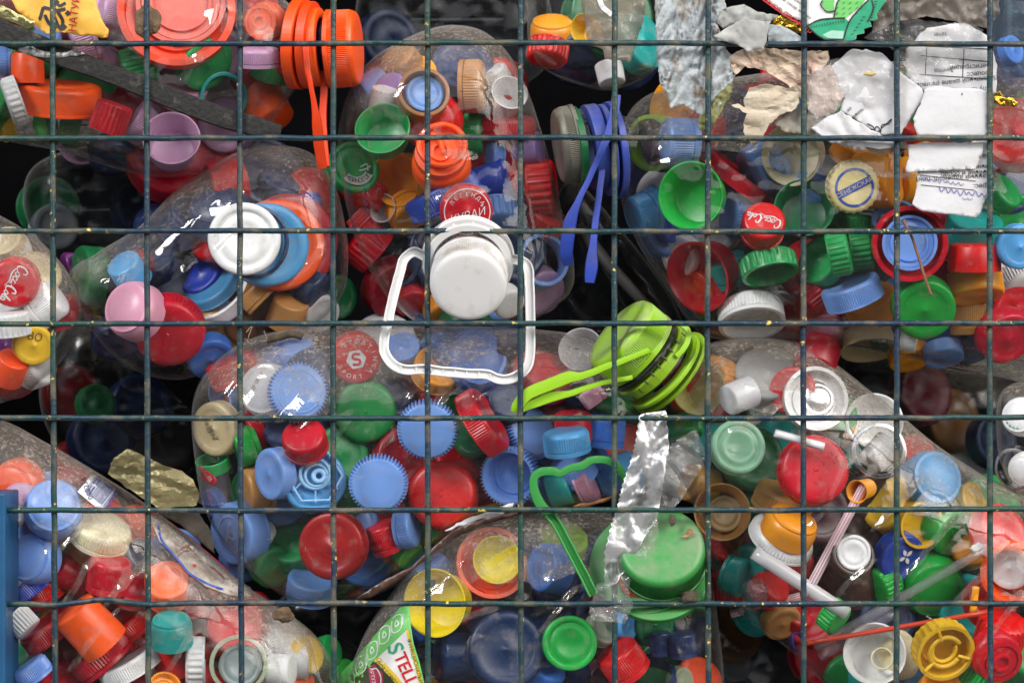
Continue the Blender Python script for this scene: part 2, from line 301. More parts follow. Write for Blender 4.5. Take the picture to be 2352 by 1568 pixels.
# ------------------------------------------------------------------ caps: unit meshes (radius 1, axis z, centred on half height)
def lathe(profile, seg, rib=None):
    """profile: list of (r, z, ribweight)"""
    V = []; F = []; rows = []
    for r, z, w in profile:
        if r < 1e-6: rows.append([len(V)]); V.append((0, 0, z)); continue
        row = []
        for j in range(seg):
            a = 2 * PI * j / seg; rr = r + (w * rib(j) if rib and w else 0)
            row.append(len(V)); V.append((rr * math.cos(a), rr * math.sin(a), z))
        rows.append(row)
    for A, B in zip(rows, rows[1:]):
        for j in range(seg):
            k = (j + 1) % seg
            if len(A) == 1: F.append((A[0], B[j], B[k]))
            elif len(B) == 1: F.append((A[j], B[0], A[k]))
            else: F.append((A[j], B[j], B[k], A[k]))
    return V, F
CAPM = {}
def cap_mesh(kind, h):
    key = (kind, h)
    if key in CAPM: return CAPM[key]
    H = h * 2        # h is height as a share of the diameter
    t, bt = H / 2, -H / 2; seg = 96; rib = lambda j: (.5 if j % 2 else -.5)
    inner = [(.90, bt, 0), (.885, bt + .04, 0), (.885, t - .34 * min(1, H), 0), (.87, t - .30 * min(1, H), 0), (.885, t - .26 * min(1, H), 0),
             (.87, t - .16, 0), (.70, t - .13, 0), (.68, t - .20, 0), (.62, t - .20, 0), (.60, t - .12, 0), (0, t - .115, 0)]
    if kind == 'S':
        prof = [(0, t + .02, 0), (.05, t + .018, 0), (.07, t, 0), (.55, t, 0), (.80, t - .004, 0), (.90, t - .03, 0), (.955, t - .08, 0), (.985, t - .15, .012), (1, t - .2, .04), (1, bt + .26 * H, .04),
                (1.0, bt + .24 * H, 0), (.955, bt + .22 * H, 0), (.955, bt + .20 * H, 0), (1.02, bt + .18 * H, 0), (1.025, bt + .01, 0), (1.0, bt, 0)] + inner
        seg = 120
    elif kind == 'K':
        seg = 96; rib = lambda j: (.5 if (j % 4) in (0, 1) else -.5)
        prof = [(0, t, 0), (.55, t, 0), (.82, t - .01, 0), (.93, t - .05, 0), (.985, t - .11, .02), (1, t - .16, .06), (1, bt + .1, .06), (1.02, bt + .08, 0), (1.02, bt, 0)] + inner
    elif kind == 'W':
        seg = 160
        prof = [(0, t - .02, 0), (.74, t - .02, 0), (.78, t, 0), (.92, t, 0), (.965, t - .03, 0), (.99, t - .08, .01), (1, t - .12, .03), (1, bt + .05, .03), (1.015, bt + .03, 0), (1.01, bt, 0)] + inner
    elif kind == 'G':
        seg = 192; rib = lambda j: (.5 if (j % 4) in (0, 1) else -.5)
        prof = [(0, t, 0), (.5, t, 0), (.74, t - .01, 0), (.80, t - .03, 0), (.88, t - .035, 0), (.93, t - .08, .03), (.98, t - .16, .085), (1.0, t - .28, .10), (1., bt + .03, .10), (.97, bt, .05)] + inner
    elif kind == 'L':
        prof = [(0, t - .01, 0), (.05, t - .012, 0), (.07, t - .035, 0), (.66, t - .035, 0), (.70, t - .02, 0), (.74, t, 0), (.90, t, 0), (.955, t - .02, 0), (.985, t - .06, 0), (1, t - .12, 0), (1, bt + .06, 0), (1.02, bt + .05, 0), (1.02, bt, 0)] + inner
        seg = 72
    elif kind == 'F':     # flat lid with stepped rings on its face
        prof = [(0, t - .07, 0), (.42, t - .07, 0), (.45, t - .05, 0), (.66, t - .05, 0), (.69, t - .08, 0), (.76, t - .08, 0), (.80, t - .01, 0), (.86, t, 0), (.95, t, 0), (.99, t - .04, 0), (1, t - .1, 0), (1, bt, 0)] + inner
        seg = 96
    elif kind == 'D':
        prof = [(0, t, 0), (.3, t - .01, 0), (.55, t - .05, 0), (.75, t - .13, 0), (.88, t - .23, 0), (.96, t - .36, 0), (1, t - .52, 0), (1.01, bt, 0)] + inner
        seg = 64
    elif kind == 'T':
        prof = [(0, t, 0), (.78, t, 0), (.90, t - .03, 0), (.95, t - .1, 0), (1, bt + .02, 0), (1, bt, 0), (.92, bt, 0), (.88, t - .2, 0), (.7, t - .18, 0), (0, t - .18, 0)]
        seg = 64
    elif kind == 'C':     # thin cup
        prof = [(0, t, 0), (.72, t, 0), (.82, t - .04, 0), (.85, t - .12, 0), (.97, bt + .1, 0), (1.04, bt + .06, 0), (1.05, bt, 0), (1.0, bt, 0), (.93, bt + .1, 0), (.80, t - .12, 0), (.74, t - .08, 0), (0, t - .08, 0)]
        seg = 64
    elif kind == 'R':     # ring, open both ends
        prof = [(.86, t, 0), (.93, t + .01, 0), (1, t - .02, 0), (1.0, 0, 0), (1.0, bt + .02, 0), (.95, bt, 0), (.86, bt, 0), (.84, 0, 0), (.86, t, 0)]
        seg = 72
    elif kind == 'N':     # thin ring
        prof = [(.90, t, 0), (.95, t + .01, 0), (1, t - .02, 0), (1.0, bt + .02, 0), (.95, bt, 0), (.90, bt, 0), (.90, t, 0)]
        seg = 72
    elif kind == 'B':     # big fine-ribbed jug cap
        seg = 260
        prof = [(0, t, 0), (.55, t, 0), (.82, t - .004, 0), (.90, t - .02, 0), (.95, t - .06, 0), (.975, t - .12, 0), (.985, t - .16, .012), (.99, t - .2, .028), (1, bt + .14, .028), (1.0, bt + .12, 0), (1.03, bt + .11, 0), (1.03, bt, 0)] + inner
    elif kind == 'P':     # pour cap: dome with an open spout on top
        prof = [(.22, t - .30, 0), (.24, t - .02, 0), (.30, t, 0), (.37, t - .02, 0), (.40, t - .26, 0), (.52, t - .32, 0), (.80, t - .42, 0), (.95, t - .55, 0), (1., t - .7, 0), (1.02, bt, 0)] + inner
        seg = 64
    V, F = lathe(prof, seg, rib)
    me = bpy.data.meshes.new('cap_%s' % kind); me.from_pydata(V, [], F); me.update()
    if kind in 'SKWGB': 
        ang = .6
        sm = [True] * len(me.polygons)
        me.polygons.foreach_set('use_smooth', sm)
        try: me.set_sharp_from_angle(angle=ang)
        except Exception: pass
    else:
        me.polygons.foreach_set('use_smooth', [True] * len(me.polygons))
        try: me.set_sharp_from_angle(angle=.9)
        except Exception: pass
    me.materials.append(None)
    CAPM[key] = me; return me
HDEF = dict(S=.52, K=.5, W=.30, G=.30, L=.34, F=.24, D=.50, T=.75, B=.42, C=.6, R=.28, N=.16, P=.55)
CNAME = dict(S='screw_cap', K='ribbed_cap', W='wide_cap', G='toothed_cap', L='lid', F='lid', D='domed_cap', T='tall_cap', B='cap', C='cup', R='collar_ring', N='thin_ring', P='spout_cap')
CCAT = dict(C='cup', R='ring', N='ring', L='lid', F='lid')
def axis_of(a, t):
    a, t = math.radians(a), math.radians(t)
    return Vector((math.sin(t) * math.cos(a), -math.cos(t), math.sin(t) * math.sin(a)))
def rot_from(n):
    x = Vector((1, 0, 0)) - n * n.x
    if x.length < .15: x = Vector((0, 0, 1)) - n * n.z
    x.normalize(); y = n.cross(x).normalized()
    return Matrix((x, y, n)).transposed()
def put_cap(kind, col, u, v, dia, a, t, depth_face, op=False, h=None, name=None, parent=None, squash=1.0):
    """depth_face: depth of the visible face's centre (or of the body centre when the cap lies on its side)"""
    h = h or HDEF[kind]; n = axis_of(a, t)
    R = px(dia, depth_face) / 2; hh = h * 2 * R
    c = W(u, v, depth_face)
    if t < 60: c = c - n * (hh / 2)
    o = bpy.data.objects.new(name or CNAME[kind], cap_mesh(kind, round(h, 2))); C.objects.link(o)
    m3 = rot_from(-n if op else n)
    o.rotation_mode = 'QUATERNION'; o.rotation_quaternion = m3.to_quaternion()
    o.location = c; o.scale = (R, R * squash, R)
    if parent is not None: o.parent = parent; o.location = c - parent.location
    o.material_slots[0].link = 'OBJECT'; o.material_slots[0].material = mat(col)
    o['_h'] = h * 2
    return o

# ------------------------------------------------------------------ text
TXT = {}
def text_geo(s, font_shear=0., spacing=1.):
    key = (s, font_shear, spacing)
    if key in TXT: return TXT[key]
    cu = bpy.data.curves.new('t', 'FONT'); cu.body = s; cu.align_x = 'CENTER'; cu.align_y = 'CENTER'; cu.shear = font_shear; cu.space_character = spacing
    cu.resolution_u = 3
    ob = bpy.data.objects.new('t', cu); C.objects.link(ob)
    dg = bpy.context.evaluated_depsgraph_get(); me = bpy.data.meshes.new_from_object(ob.evaluated_get(dg))
    V = [(v.co.x, v.co.y) for v in me.vertices]; F = [tuple(p.vertices) for p in me.polygons]
    bpy.data.objects.remove(ob); bpy.data.curves.remove(cu); bpy.data.meshes.remove(me)
    TXT[key] = (V, F); return V, F
def place2d(V, x, y, size, ang, bold=0):
    a = math.radians(ang); ca, sa = math.cos(a) * size, math.sin(a) * size
    return [(x + p[0] * ca - p[1] * sa, y + p[0] * sa + p[1] * ca) for p in V]
def arc_text(s, r, a0, a1, size, inward=False):
    """letters along a circle, a0 -> a1 degrees"""
    V = []; F = []
    for i, ch in enumerate(s):
        if ch == ' ': continue
        a = a0 + (a1 - a0) * (i / max(1, len(s) - 1)); g, f = text_geo(ch)
        rot = a + 90 if inward else a - 90
        b = len(V); V += place2d(g, r * math.cos(math.radians(a)), r * math.sin(math.radians(a)), size, rot); F += [tuple(x + b for x in q) for q in f]
    return V, F
def ring2d(r0, r1, n=48, a0=0, a1=360):
    V = []; F = []
    for i in range(n + 1):
        a = math.radians(a0 + (a1 - a0) * i / n); V += [(r0 * math.cos(a), r0 * math.sin(a)), (r1 * math.cos(a), r1 * math.sin(a))]
    for i in range(n): F.append((2 * i, 2 * i + 1, 2 * i + 3, 2 * i + 2))
    return V, F
def poly2d(pts): return list(pts), [tuple(range(len(pts)))]
def stroke2d(pts, w, n=8, closed=False):
    sp = smooth_path(pts, n, closed); V = []; F = []
    for i, p in enumerate(sp):
        q0 = sp[max(0, i - 1)]; q1 = sp[min(len(sp) - 1, i + 1)]; d = q1[:2] - q0[:2]; L = max(1e-9, float(np.hypot(*d))); nx, ny = -d[1] / L, d[0] / L
        ww = w * (p[2] if len(p) > 2 else 1)
        V += [(p[0] + nx * ww / 2, p[1] + ny * ww / 2), (p[0] - nx * ww / 2, p[1] - ny * ww / 2)]
    for i in range(len(sp) - 1): F.append((2 * i, 2 * i + 1, 2 * i + 3, 2 * i + 2))
    return V, F
def cap_print(o, geo, m, lift=.012, name='print', ang=0., sc_=1., dx=0., dy=0.):
    V, F = geo; V = place2d(V, dx, dy, sc_, ang); z = o['_h'] / 2 + lift
    me = bpy.data.meshes.new(name); me.from_pydata([(x, y, z) for x, y in V], [], F); me.materials.append(m); me.update()
    p = bpy.data.objects.new(name, me); C.objects.link(p); p.parent = o; return p

# ------------------------------------------------------------------ bottles: a closed outline blown up round its own axis
def inside(ol, u, v):
    x, y = ol[:, 0], ol[:, 1]; x2, y2 = np.roll(x, -1), np.roll(y, -1)
    c = ((y > v) != (y2 > v)) & (u < (x2 - x) * (v - y) / (y2 - y + 1e-9) + x)
    return bool(c.sum() % 2)
BOT = {}
def make_bottle(key, name, label, outline, A, B, front, T, Tb=None, p=2.9, matr=None, dent=2.2, grooves=(), group=None, shell='body', seed=0):
    """outline: photo points round the body; A-B its long axis; front: depth of its nearest point; T: half thickness"""
    pts = [np.array(q, float) for q in outline]
    ol = smooth_path([tuple(q) for q in pts], max(5, 300 // len(pts)), closed=True)
    A, B = np.array(A, float), np.array(B, float); AB = B - A; L2 = float(AB @ AB) or 1.
    d0 = front + T; Tb = Tb or T; n = len(ol); V = []; F = []; FU = []; FD = []
    M = 78; Mb = 10
    cen = [A + AB * min(1, max(0, float((q - A) @ AB) / L2)) for q in ol]
    def disp(u, v):
        q = Vector((u * .006 + seed * 3.7, v * .006, seed * 1.3))
        x = noise.noise(q) * dent + (1 - abs(noise.noise(q * 2.3))) * dent * .45 + noise.noise(q * 5) * dent * .30 + (1 - abs(noise.noise(q * 7))) * dent * .10
        fold = 0.; keep = 1.
        for (x0, y0, x1, y1, w, amp) in grooves:      # pinched folds: straight flanks, the dents fade out beside them
            dx, dy = x1 - x0, y1 - y0; l = math.hypot(dx, dy); s = ((u - x0) * dx + (v - y0) * dy) / l; e = ((u - x0) * dy - (v - y0) * dx) / l
            if -10 < s < l + 10 and abs(e) < 60:
                f_ = min(1, max(0, min(s, l - s) / 40 + .25)); w_ = w * 2.5; e += 4 * noise.noise(Vector((s * .02, x0, y0)))
                r_ = max(0., 1 - math.sqrt(e * e + 3) / w_); fold += (1 if amp > 0 else -1) * .44 * w_ * K * 1000 * r_ * f_ * (1 + .3 * noise.noise(Vector((s * .03, y0, 4))))
                keep = min(keep, 1 - .85 * f_ * math.exp(-(e / (w_ * 1.3)) ** 2))
        x = x * keep + fold
        return x
    # front: rings close to the rim, an even net of points further in
    olp = np.array([q[:2] for q in ol]); pts2 = [tuple(q) for q in olp]; ssv = [1.] * n
    for sr in (.996, .985, .965, .935, .90, .86):
        st = 1 if sr > .93 else 2
        for i in range(0, n, st):
            w = cen[i] + (olp[i] - cen[i]) * sr; pts2.append((w[0], w[1])); ssv.append(sr)
    lo_, hi_ = olp.min(0), olp.max(0); sp = 6.
    gx, gy = np.meshgrid(np.arange(lo_[0] + 2, hi_[0], sp), np.arange(lo_[1] + 2, hi_[1], sp)); gx = gx + (np.arange(gx.shape[0]) % 2)[:, None] * sp / 2
    vis = (gx > -140) & (gx < 2500) & (gy > -140) & (gy < 1710); gp_ = np.stack([gx[vis], gy[vis]], 1)
    extra = []; keep_ = np.ones(len(gp_), bool)
    for (x0, y0, x1, y1, w, amp) in grooves:
        dx, dy = x1 - x0, y1 - y0; l = math.hypot(dx, dy); w_ = w * 2.5 + 4
        S_ = ((gp_[:, 0] - x0) * dx + (gp_[:, 1] - y0) * dy) / l; E_ = ((gp_[:, 0] - x0) * dy - (gp_[:, 1] - y0) * dx) / l
        keep_ &= ~((S_ > -8) & (S_ < l + 8) & (np.abs(E_) < w_ + 2))
        for s_ in np.arange(-6, l + 6, 4.5):
            for e_ in np.arange(-w_, w_ + .1, 2.0): extra.append((x0 + (s_ * dx + e_ * dy) / l, y0 + (s_ * dy - e_ * dx) / l))
    gp_ = gp_[keep_]
    if extra: gp_ = np.concatenate([gp_, np.array([q for q in extra if inside(olp, *q)])])
    tt = np.clip(((gp_ - A) @ AB) / L2, 0, 1); cc = A + tt[:, None] * AB; dd = gp_ - cc; dl = np.hypot(dd[:, 0], dd[:, 1]) + 1e-6; dn = dd / dl[:, None]
    P0, P1 = olp, np.roll(olp, -1, 0); E = P1 - P0; far = np.full(len(gp_), 0.)
    for i in range(n):      # distance from the axis to the rim through each point
        den = dn[:, 0] * E[i, 1] - dn[:, 1] * E[i, 0]; den = np.where(np.abs(den) < 1e-9, 1e-9, den); r_ = P0[i] - cc
        t_ = (r_[:, 0] * E[i, 1] - r_[:, 1] * E[i, 0]) / den; u_ = (r_[:, 0] * dn[:, 1] - r_[:, 1] * dn[:, 0]) / den
        far = np.where((u_ >= 0) & (u_ <= 1) & (t_ > 0), np.maximum(far, t_), far)
    sg = dl / np.maximum(far, 1e-6)
    for (x_, y_), s0 in zip(gp_, sg):
        if s0 < .84: pts2.append((x_, y_)); ssv.append(s0)
    vo, _, fo, oi, _, _ = delaunay_2d_cdt([Vector(q) for q in pts2], [(i, (i + 1) % n) for i in range(n)], [], 1, 1e-5)
    for q, src in zip(vo, oi):
        s0 = ssv[src[0]] if src else 1.; prof = (1 - min(1, s0) ** p) ** (1 / p); d = d0 - T * prof + disp(q.x, q.y) * prof
        V.append(W(q.x, q.y, d)); FU.append((q.x, q.y)); FD.append(d)
    F += [tuple(reversed(f)) for f in fo]
    base = len(V)
    for k in range(1, Mb):
        ss = 1 - (k / (Mb - 1)) * .985; prof = (1 - ss ** p) ** (1 / p)
        for q, c in zip(ol, cen):
            w = c + (q - c) * ss; V.append(W(w[0], w[1], d0 + Tb * prof))
    for k in range(Mb - 1):
        for i in range(n):
            j = (i + 1) % n
            a0 = i if k == 0 else base + (k - 1) * n + i; a1 = j if k == 0 else base + (k - 1) * n + j
            b0 = base + k * n + i; b1 = base + k * n + j; F.append((a0, a1, b1, b0))
    F.append(tuple(base + (Mb - 2) * n + (n - 1 - i) for i in range(n)))
    cx = sum(q[0] for q in ol) / n; cy = max(q[1] for q in ol)
    root = empty(name, W(cx, cy, d0)); tag(root, label, 'bottle', group)
    o = mesh_obj(shell, V, F, matr or SHELL, root)
    b = dict(root=root, u=np.array(FU), d=np.array(FD), ol=np.array([q[:2] for q in ol]), d0=d0, name=key, front=front)
    BOT[key] = b; return b
def fdepth(b, u, v):
    d2 = ((b['u'] - (u, v)) ** 2).sum(1); i = np.argpartition(d2, 8)[:8]; w = 1 / (d2[i] + 4.)
    return float((b['d'][i] * w).sum() / w.sum())
CELL = 6.
OCC = {}
GU, GV = np.meshgrid(np.arange(-120, 2480, CELL), np.arange(-120, 1680, CELL))
MMPX = K * 1000
def span(u, v, R, hh, n, face):
    """cells covered by a cap and the depths (mm, from its own reference) where a line of sight enters and leaves it"""
    ctr = Vector((0, 0, 0)) - (n * (hh / 2) if face else Vector())
    rad = (R + hh) / MMPX + CELL; i0 = int(max(0, (v - rad + 120) // CELL)); i1 = int(max(0, (v + rad + 120) // CELL + 1)); j0 = int(max(0, (u - rad + 120) // CELL)); j1 = int(max(0, (u + rad + 120) // CELL + 1))
    sl_ = (slice(i0, i1), slice(j0, j1)); X = (GU[sl_] - u) * MMPX - ctr.x; Z = -(GV[sl_] - v) * MMPX - ctr.z
    pn = X * n.x + Z * n.z; A = 1 - n.y ** 2; Bq = -pn * n.y; Cq = X ** 2 + Z ** 2 - pn ** 2 - R * R
    if A < 1e-4: lo, hi, ok = np.full(X.shape, -1e3), np.full(X.shape, 1e3), Cq < 0
    else:
        D = Bq * Bq - A * Cq; ok = D > 0; q = np.sqrt(np.maximum(D, 0)); lo, hi = (-Bq - q) / A, (-Bq + q) / A
    if abs(n.y) > 1e-3:
        a_, b_ = (-hh / 2 - pn) / n.y, (hh / 2 - pn) / n.y; lo = np.maximum(lo, np.minimum(a_, b_)); hi = np.minimum(hi, np.maximum(a_, b_))
    else: ok &= np.abs(pn) < hh / 2
    ok &= hi > lo
    return sl_, ok, lo + ctr.y, hi + ctr.y
def in_bottle(key, kind, col, c, x, y, dia, a, t, lay, label, **kw):
    b = BOT[key]; u, v = P(c, x, y); dia = dia * (S if c else 1)
    op = kind.endswith('o'); k = kind[0]; h = kw.get('h') or HDEF[k]
    n = axis_of(a, t); R = dia * MMPX / 2; hh = R * 2 * h      # mm
    if kw.get('into'): d = kw['into']['_d'] + lay
    else:
        # deepest shift needed so that no rim point pierces the shell
        ctr = Vector((0, 0, 0)) - (n * (hh / 2) if t < 60 else Vector())
        ex = rot_from(n); need = -1e9
        for s_ in (-.5, .5):
            for j in range(12):
                q = ctr + n * (s_ * hh) + ex @ Vector((R * math.cos(j * PI / 6), R * math.sin(j * PI / 6), 0))
                uu, vv = u + q.x / MMPX, v - q.z / MMPX
                if inside(b['ol'], uu, vv): need = max(need, fdepth(b, uu, vv) - q.y)
        f0 = fdepth(b, u, v); lim = f0 + 26 + R * math.sin(math.radians(t))
        if need < -1e8: need = f0
        d = min(need, lim) + 1.2 + lay * .5
        oc = OCC.setdefault(key, np.full(GU.shape, -1e3))
        sl_, ok, lo, hi = span(u, v, R * .97, hh, n, t < 60)
        if ok.any():
            push = (oc[sl_] - lo - d)[ok]; push = push[push > 0]
            if push.size: d = min(d + float(np.percentile(push, 90)) * .8 + .3, max(d, b['d0'] + 6))
            o_ = oc[sl_]; o_[ok] = np.maximum(o_[ok], (hi + d)[ok])
    o = put_cap(k, col, u, v, dia, a, t, d, op, h, kw.get('name'), squash=kw.get('squash', 1.0))
    tag(o, label, kw.get('cat') or CCAT.get(k, 'bottle cap'), kw.get('group'))
    o['_d'] = d
    return o

# ------------------------------------------------------------------ sheets: paper, film, foil, labels
def sheet(name, poly, depth, m, amp=2., sc_=.012, parent=None, thick=.00025, step=9, seed=0, crop=0, sharp=False, keep=False, fine=.35, aniso=(1., 1.), rag=2.4):
    """poly in crop pixels; depth: mm or function (u, v) -> mm; amp: crumple in mm"""
    pts = [P(crop, *q) for q in poly]
    def cr(u, v):
        if not amp: return 0.
        q = Vector(((u + .35 * v) * sc_ * aniso[0] + seed * 5.1, (v - .35 * u) * sc_ * aniso[1] - seed * 2.3, seed)); w = Vector((noise.noise(q * .7), noise.noise(q * .7 + Vector((9, 2, 1))), 0)) * .8
        return amp * ((1 - 2 * abs(noise.noise(q + w))) * .8 + (1 - 2 * abs(noise.noise((q + w) * 2.3))) * fine + noise.noise(q * .4) * .8)
    df = depth if callable(depth) else (lambda u, v: depth)
    dep = lambda u, v: df(u, v) + cr(u, v)
    ol = []
    L = len(pts)
    for i in range(L):
        a, b = np.array(pts[i]), np.array(pts[(i + 1) % L]); k = max(1, int(np.hypot(*(b - a)) / step))
        for j in range(k):
            q = a + (b - a) * j / k; jit = 0 if keep else rag
            ol.append((q[0] + (noise.noise(Vector((q[0] * .07, q[1] * .07, seed))) + noise.noise(Vector((q[0] * .22, q[1] * .22, seed)))) * jit, q[1] + (noise.noise(Vector((q[0] * .07, q[1] * .07, seed + 5))) + noise.noise(Vector((q[0] * .22, q[1] * .22, seed + 5)))) * jit))
    arr = np.array(ol); inn = []
    x0, y0 = arr.min(0); x1, y1 = arr.max(0); rnd = random.Random(seed)
    yy = y0 + step / 2
    while yy < y1:
        xx = x0 + step / 2
        while xx < x1:
            q = (xx + rnd.uniform(-.3, .3) * step, yy + rnd.uniform(-.3, .3) * step)
            if inside(arr, *q) and ((arr - q) ** 2).sum(1).min() > (step * .4) ** 2: inn.append(q)
            xx += step
        yy += step
    allp = [Vector(q) for q in ol] + [Vector(q) for q in inn]; no = len(ol)
    vv, _, ff, _, _, _ = delaunay_2d_cdt(allp, [(i, (i + 1) % no) for i in range(no)], [], 1, 1e-4)
    V = [W(q.x, q.y, dep(q.x, q.y)) for q in vv]
    o = mesh_obj(name, V, [tuple(f) for f in ff], m, parent, smooth=not sharp, thick=thick)
    return o, dep
def print_px(parent, geo, m, dep, c, x, y, size, ang=0, lift=.5, name='print', flip=False):
    """flat print laid on a sheet; geo in em units; size in crop pixels"""
    u0, v0 = P(c, x, y); s = size * (S if c else 1)
    V = place2d(geo[0], 0, 0, s, ang)
    vs = [W(u0 + p[0], v0 - p[1], dep(u0 + p[0], v0 - p[1]) - lift) for p in V]
    return mesh_obj(name, vs, geo[1], m, parent, smooth=False)
def poly_px(parent, pts, m, dep, c, lift=.4, name='print'):
    """a printed area following the sheet under it"""
    o, _ = sheet(name, pts, lambda u, v: dep(u, v) - lift, m, amp=0, parent=parent, thick=None, step=9, crop=c, keep=True)
    return o
def stroke_px(parent, pts, w, m, dep, c, lift=.5, name='print', closed=False):
    q = [P(c, *p[:2]) + tuple(p[2:]) for p in pts]
    V, F = stroke2d(q, w * (S if c else 1), 6, closed)
    return mesh_obj(name, [W(x, y, dep(x, y) - lift) for x, y in V], F, m, parent, smooth=False)

exec_order = []
# ------------------------------------------------------------------ wire mesh, post, ground, plus an added wall and light-blocking panels
V = [(-6, -8, 0), (6, -8, 0), (6, 3, 0), (-6, 3, 0)]
g = mesh_obj('ground', V, [(0, 1, 2, 3)], GROUND, smooth=False); g['kind'] = 'structure'
w_ = mesh_obj('added_wall', [(-7, -5.6, 0), (7, -5.6, 0), (7, -5.6, 2.5), (-7, -5.6, 2.5), (-7, -5.9, 0), (7, -5.9, 0), (7, -5.9, 2.5), (-7, -5.9, 2.5)], [(0, 3, 2, 1), (4, 5, 6, 7), (3, 7, 6, 2), (0, 4, 7, 3), (1, 2, 6, 5)], WALLM, smooth=False); w_['kind'] = 'structure'  # unseen wall added behind the camera to keep bottle reflections dark
cage = empty('wire_cage', (0, .0, 0)); tag(cage, 'dark blue green wire mesh cage with a blue post at its lower left', 'cage')
def boxm(name, lo, hi, m, parent):
    (x0, y0, z0), (x1, y1, z1) = lo, hi
    V = [(x0, y0, z0), (x1, y0, z0), (x1, y1, z0), (x0, y1, z0), (x0, y0, z1), (x1, y0, z1), (x1, y1, z1), (x0, y1, z1)]
    F = [(0, 3, 2, 1), (4, 5, 6, 7), (0, 1, 5, 4), (1, 2, 6, 5), (2, 3, 7, 6), (3, 0, 4, 7)]
    return mesh_obj(name, V, F, m, parent, smooth=False)
boxm('back_blocker', (-.52, .34, .55), (.52, .36, 1.55), DARK, cage)  # added black box round the heap: shuts out light, keeps the gaps dark
boxm('side_blocker', (-.52, .02, .55), (-.50, .338, 1.55), DARK, cage); boxm('side_blocker', (.50, .02, .55), (.52, .338, 1.55), DARK, cage)
boxm('roof_blocker', (-.52, .02, 1.552), (.52, .36, 1.57), DARK, cage); boxm('floor_blocker', (-.52, .02, .53), (.52, .36, .548), DARK, cage)
VX = [(121, 122, 127), (337, 338, 341), (551, 551, 555), (766, 765, 767), (982, 982, 983), (1196, 1195, 1197), (1412, 1411, 1412), (1627, 1625, 1627), (1847, 1845, 1846), (2060, 2060, 2059), (2274, 2273, 2275)]
HY = [[100, 101, 98, 101, 102], [318, 317, 316, 318, 317], [531, 530, 531, 532, 531], [744, 743, 742, 743, 742], [959, 960, 960, 960, 958], [1171, 1172, 1170, 1171, 1168], [1386, 1384, 1386, 1386, 1385]]
us = list(range(-130, 2500, 12))
for k, hs_ in enumerate(HY):
    path = []
    for u in us:
        v = float(np.interp(u, [0, 588, 1176, 1764, 2352], hs_)) + noise.noise(Vector((u * .012, k * 7., 0))) * 2.0
        d = noise.noise(Vector((u * .01, k * 7., 4))) * .35
        if k == 6: v += -9 * math.exp(-((u - 235) / 55) ** 2) + 3.5 * math.exp(-((u - 120) / 40) ** 2) + 3 * math.exp(-((u - 350) / 45) ** 2); d -= 1.2 * math.exp(-((u - 235) / 60) ** 2)
        if k >= 5 and u < 12: continue
        path.append(W(u, v, d))
    V, F = tube(path, 6.6 * K, 12); mesh_obj('horizontal_wire', V, F, WIRE, cage)
vs_ = list(range(-130, 1720, 12))
for k, (a, b_, c_) in enumerate(VX):
    path = [W(float(np.interp(v, [0, 784, 1568], (a, b_, c_))) + noise.noise(Vector((v * .012, k * 5. + 50, 0))) * 1.3, v, 2.7 + noise.noise(Vector((v * .01, k * 5., 9))) * .3) for v in vs_]
    V, F = tube(path, 6.9 * K, 12, up=Vector((1, 0, 0))); mesh_obj('vertical_wire', V, F, WIRE, cage)
p0 = W(-90, 1131, -1.0); p1 = W(17.5, 1720, 0)
post = boxm('blue_post', (p0.x, -.006, p1.z), (p1.x, .030, p0.z), BLUEPAINT, cage)
bv = post.modifiers.new('bevel', 'BEVEL'); bv.width = .001; bv.segments = 2

# ------------------------------------------------------------------ bottles full of caps
make_bottle('B1', 'large_bottle', 'large clear bottle at the top left with an orange carry handle and orange cap', [(-60, -90), (150, -150), (420, -130), (600, -40), (690, 40), (705, 110), (685, 190), (640, 260), (590, 335), (500, 385), (395, 408), (280, 392), (150, 350), (0, 318), (-90, 250), (-110, 80)], (40, 110), (520, 120), 12, 62, dent=2.4, seed=1, grooves=[(505, -20, 470, 110, 9, -5), (468, 115, 415, 225, 8, -5), (690, 90, 610, 260, 7, -3), (330, 395, 500, 350, 9, -3), (655, 200, 600, 300, 6, -3)])
make_bottle('B2', 'large_bottle', 'tall clear bottle in the middle with a white cap and white carry handle', [(1045, 58), (1110, 72), (1165, 120), (1205, 190), (1240, 290), (1270, 400), (1295, 500), (1318, 600), (1310, 670), (1250, 720), (1180, 752), (1090, 772), (990, 760), (905, 700), (855, 630), (820, 560), (790, 450), (775, 380), (778, 290), (800, 215), (850, 140), (930, 90), (990, 66)], (1030, 260), (1060, 560), 15, 66, dent=2.2, seed=2, grooves=[(1000, 360, 1090, 372, 9, -5), (1000, 470, 1120, 440, 7, -5), (800, 540, 900, 680, 8, -3), (920, 300, 880, 350, 6, -4), (990, 275, 960, 340, 5, -3)])
make_bottle('B3', 'clear_bottle', 'dim clear bottle end at the top centre with a brown label strip', [(1220, -90), (1370, -120), (1510, -90), (1520, 40), (1512, 140), (1480, 180), (1400, 208), (1320, 192), (1250, 160), (1216, 110), (1212, 20)], (1366, -60), (1366, 90), 34, 46, dent=1.6, seed=3)
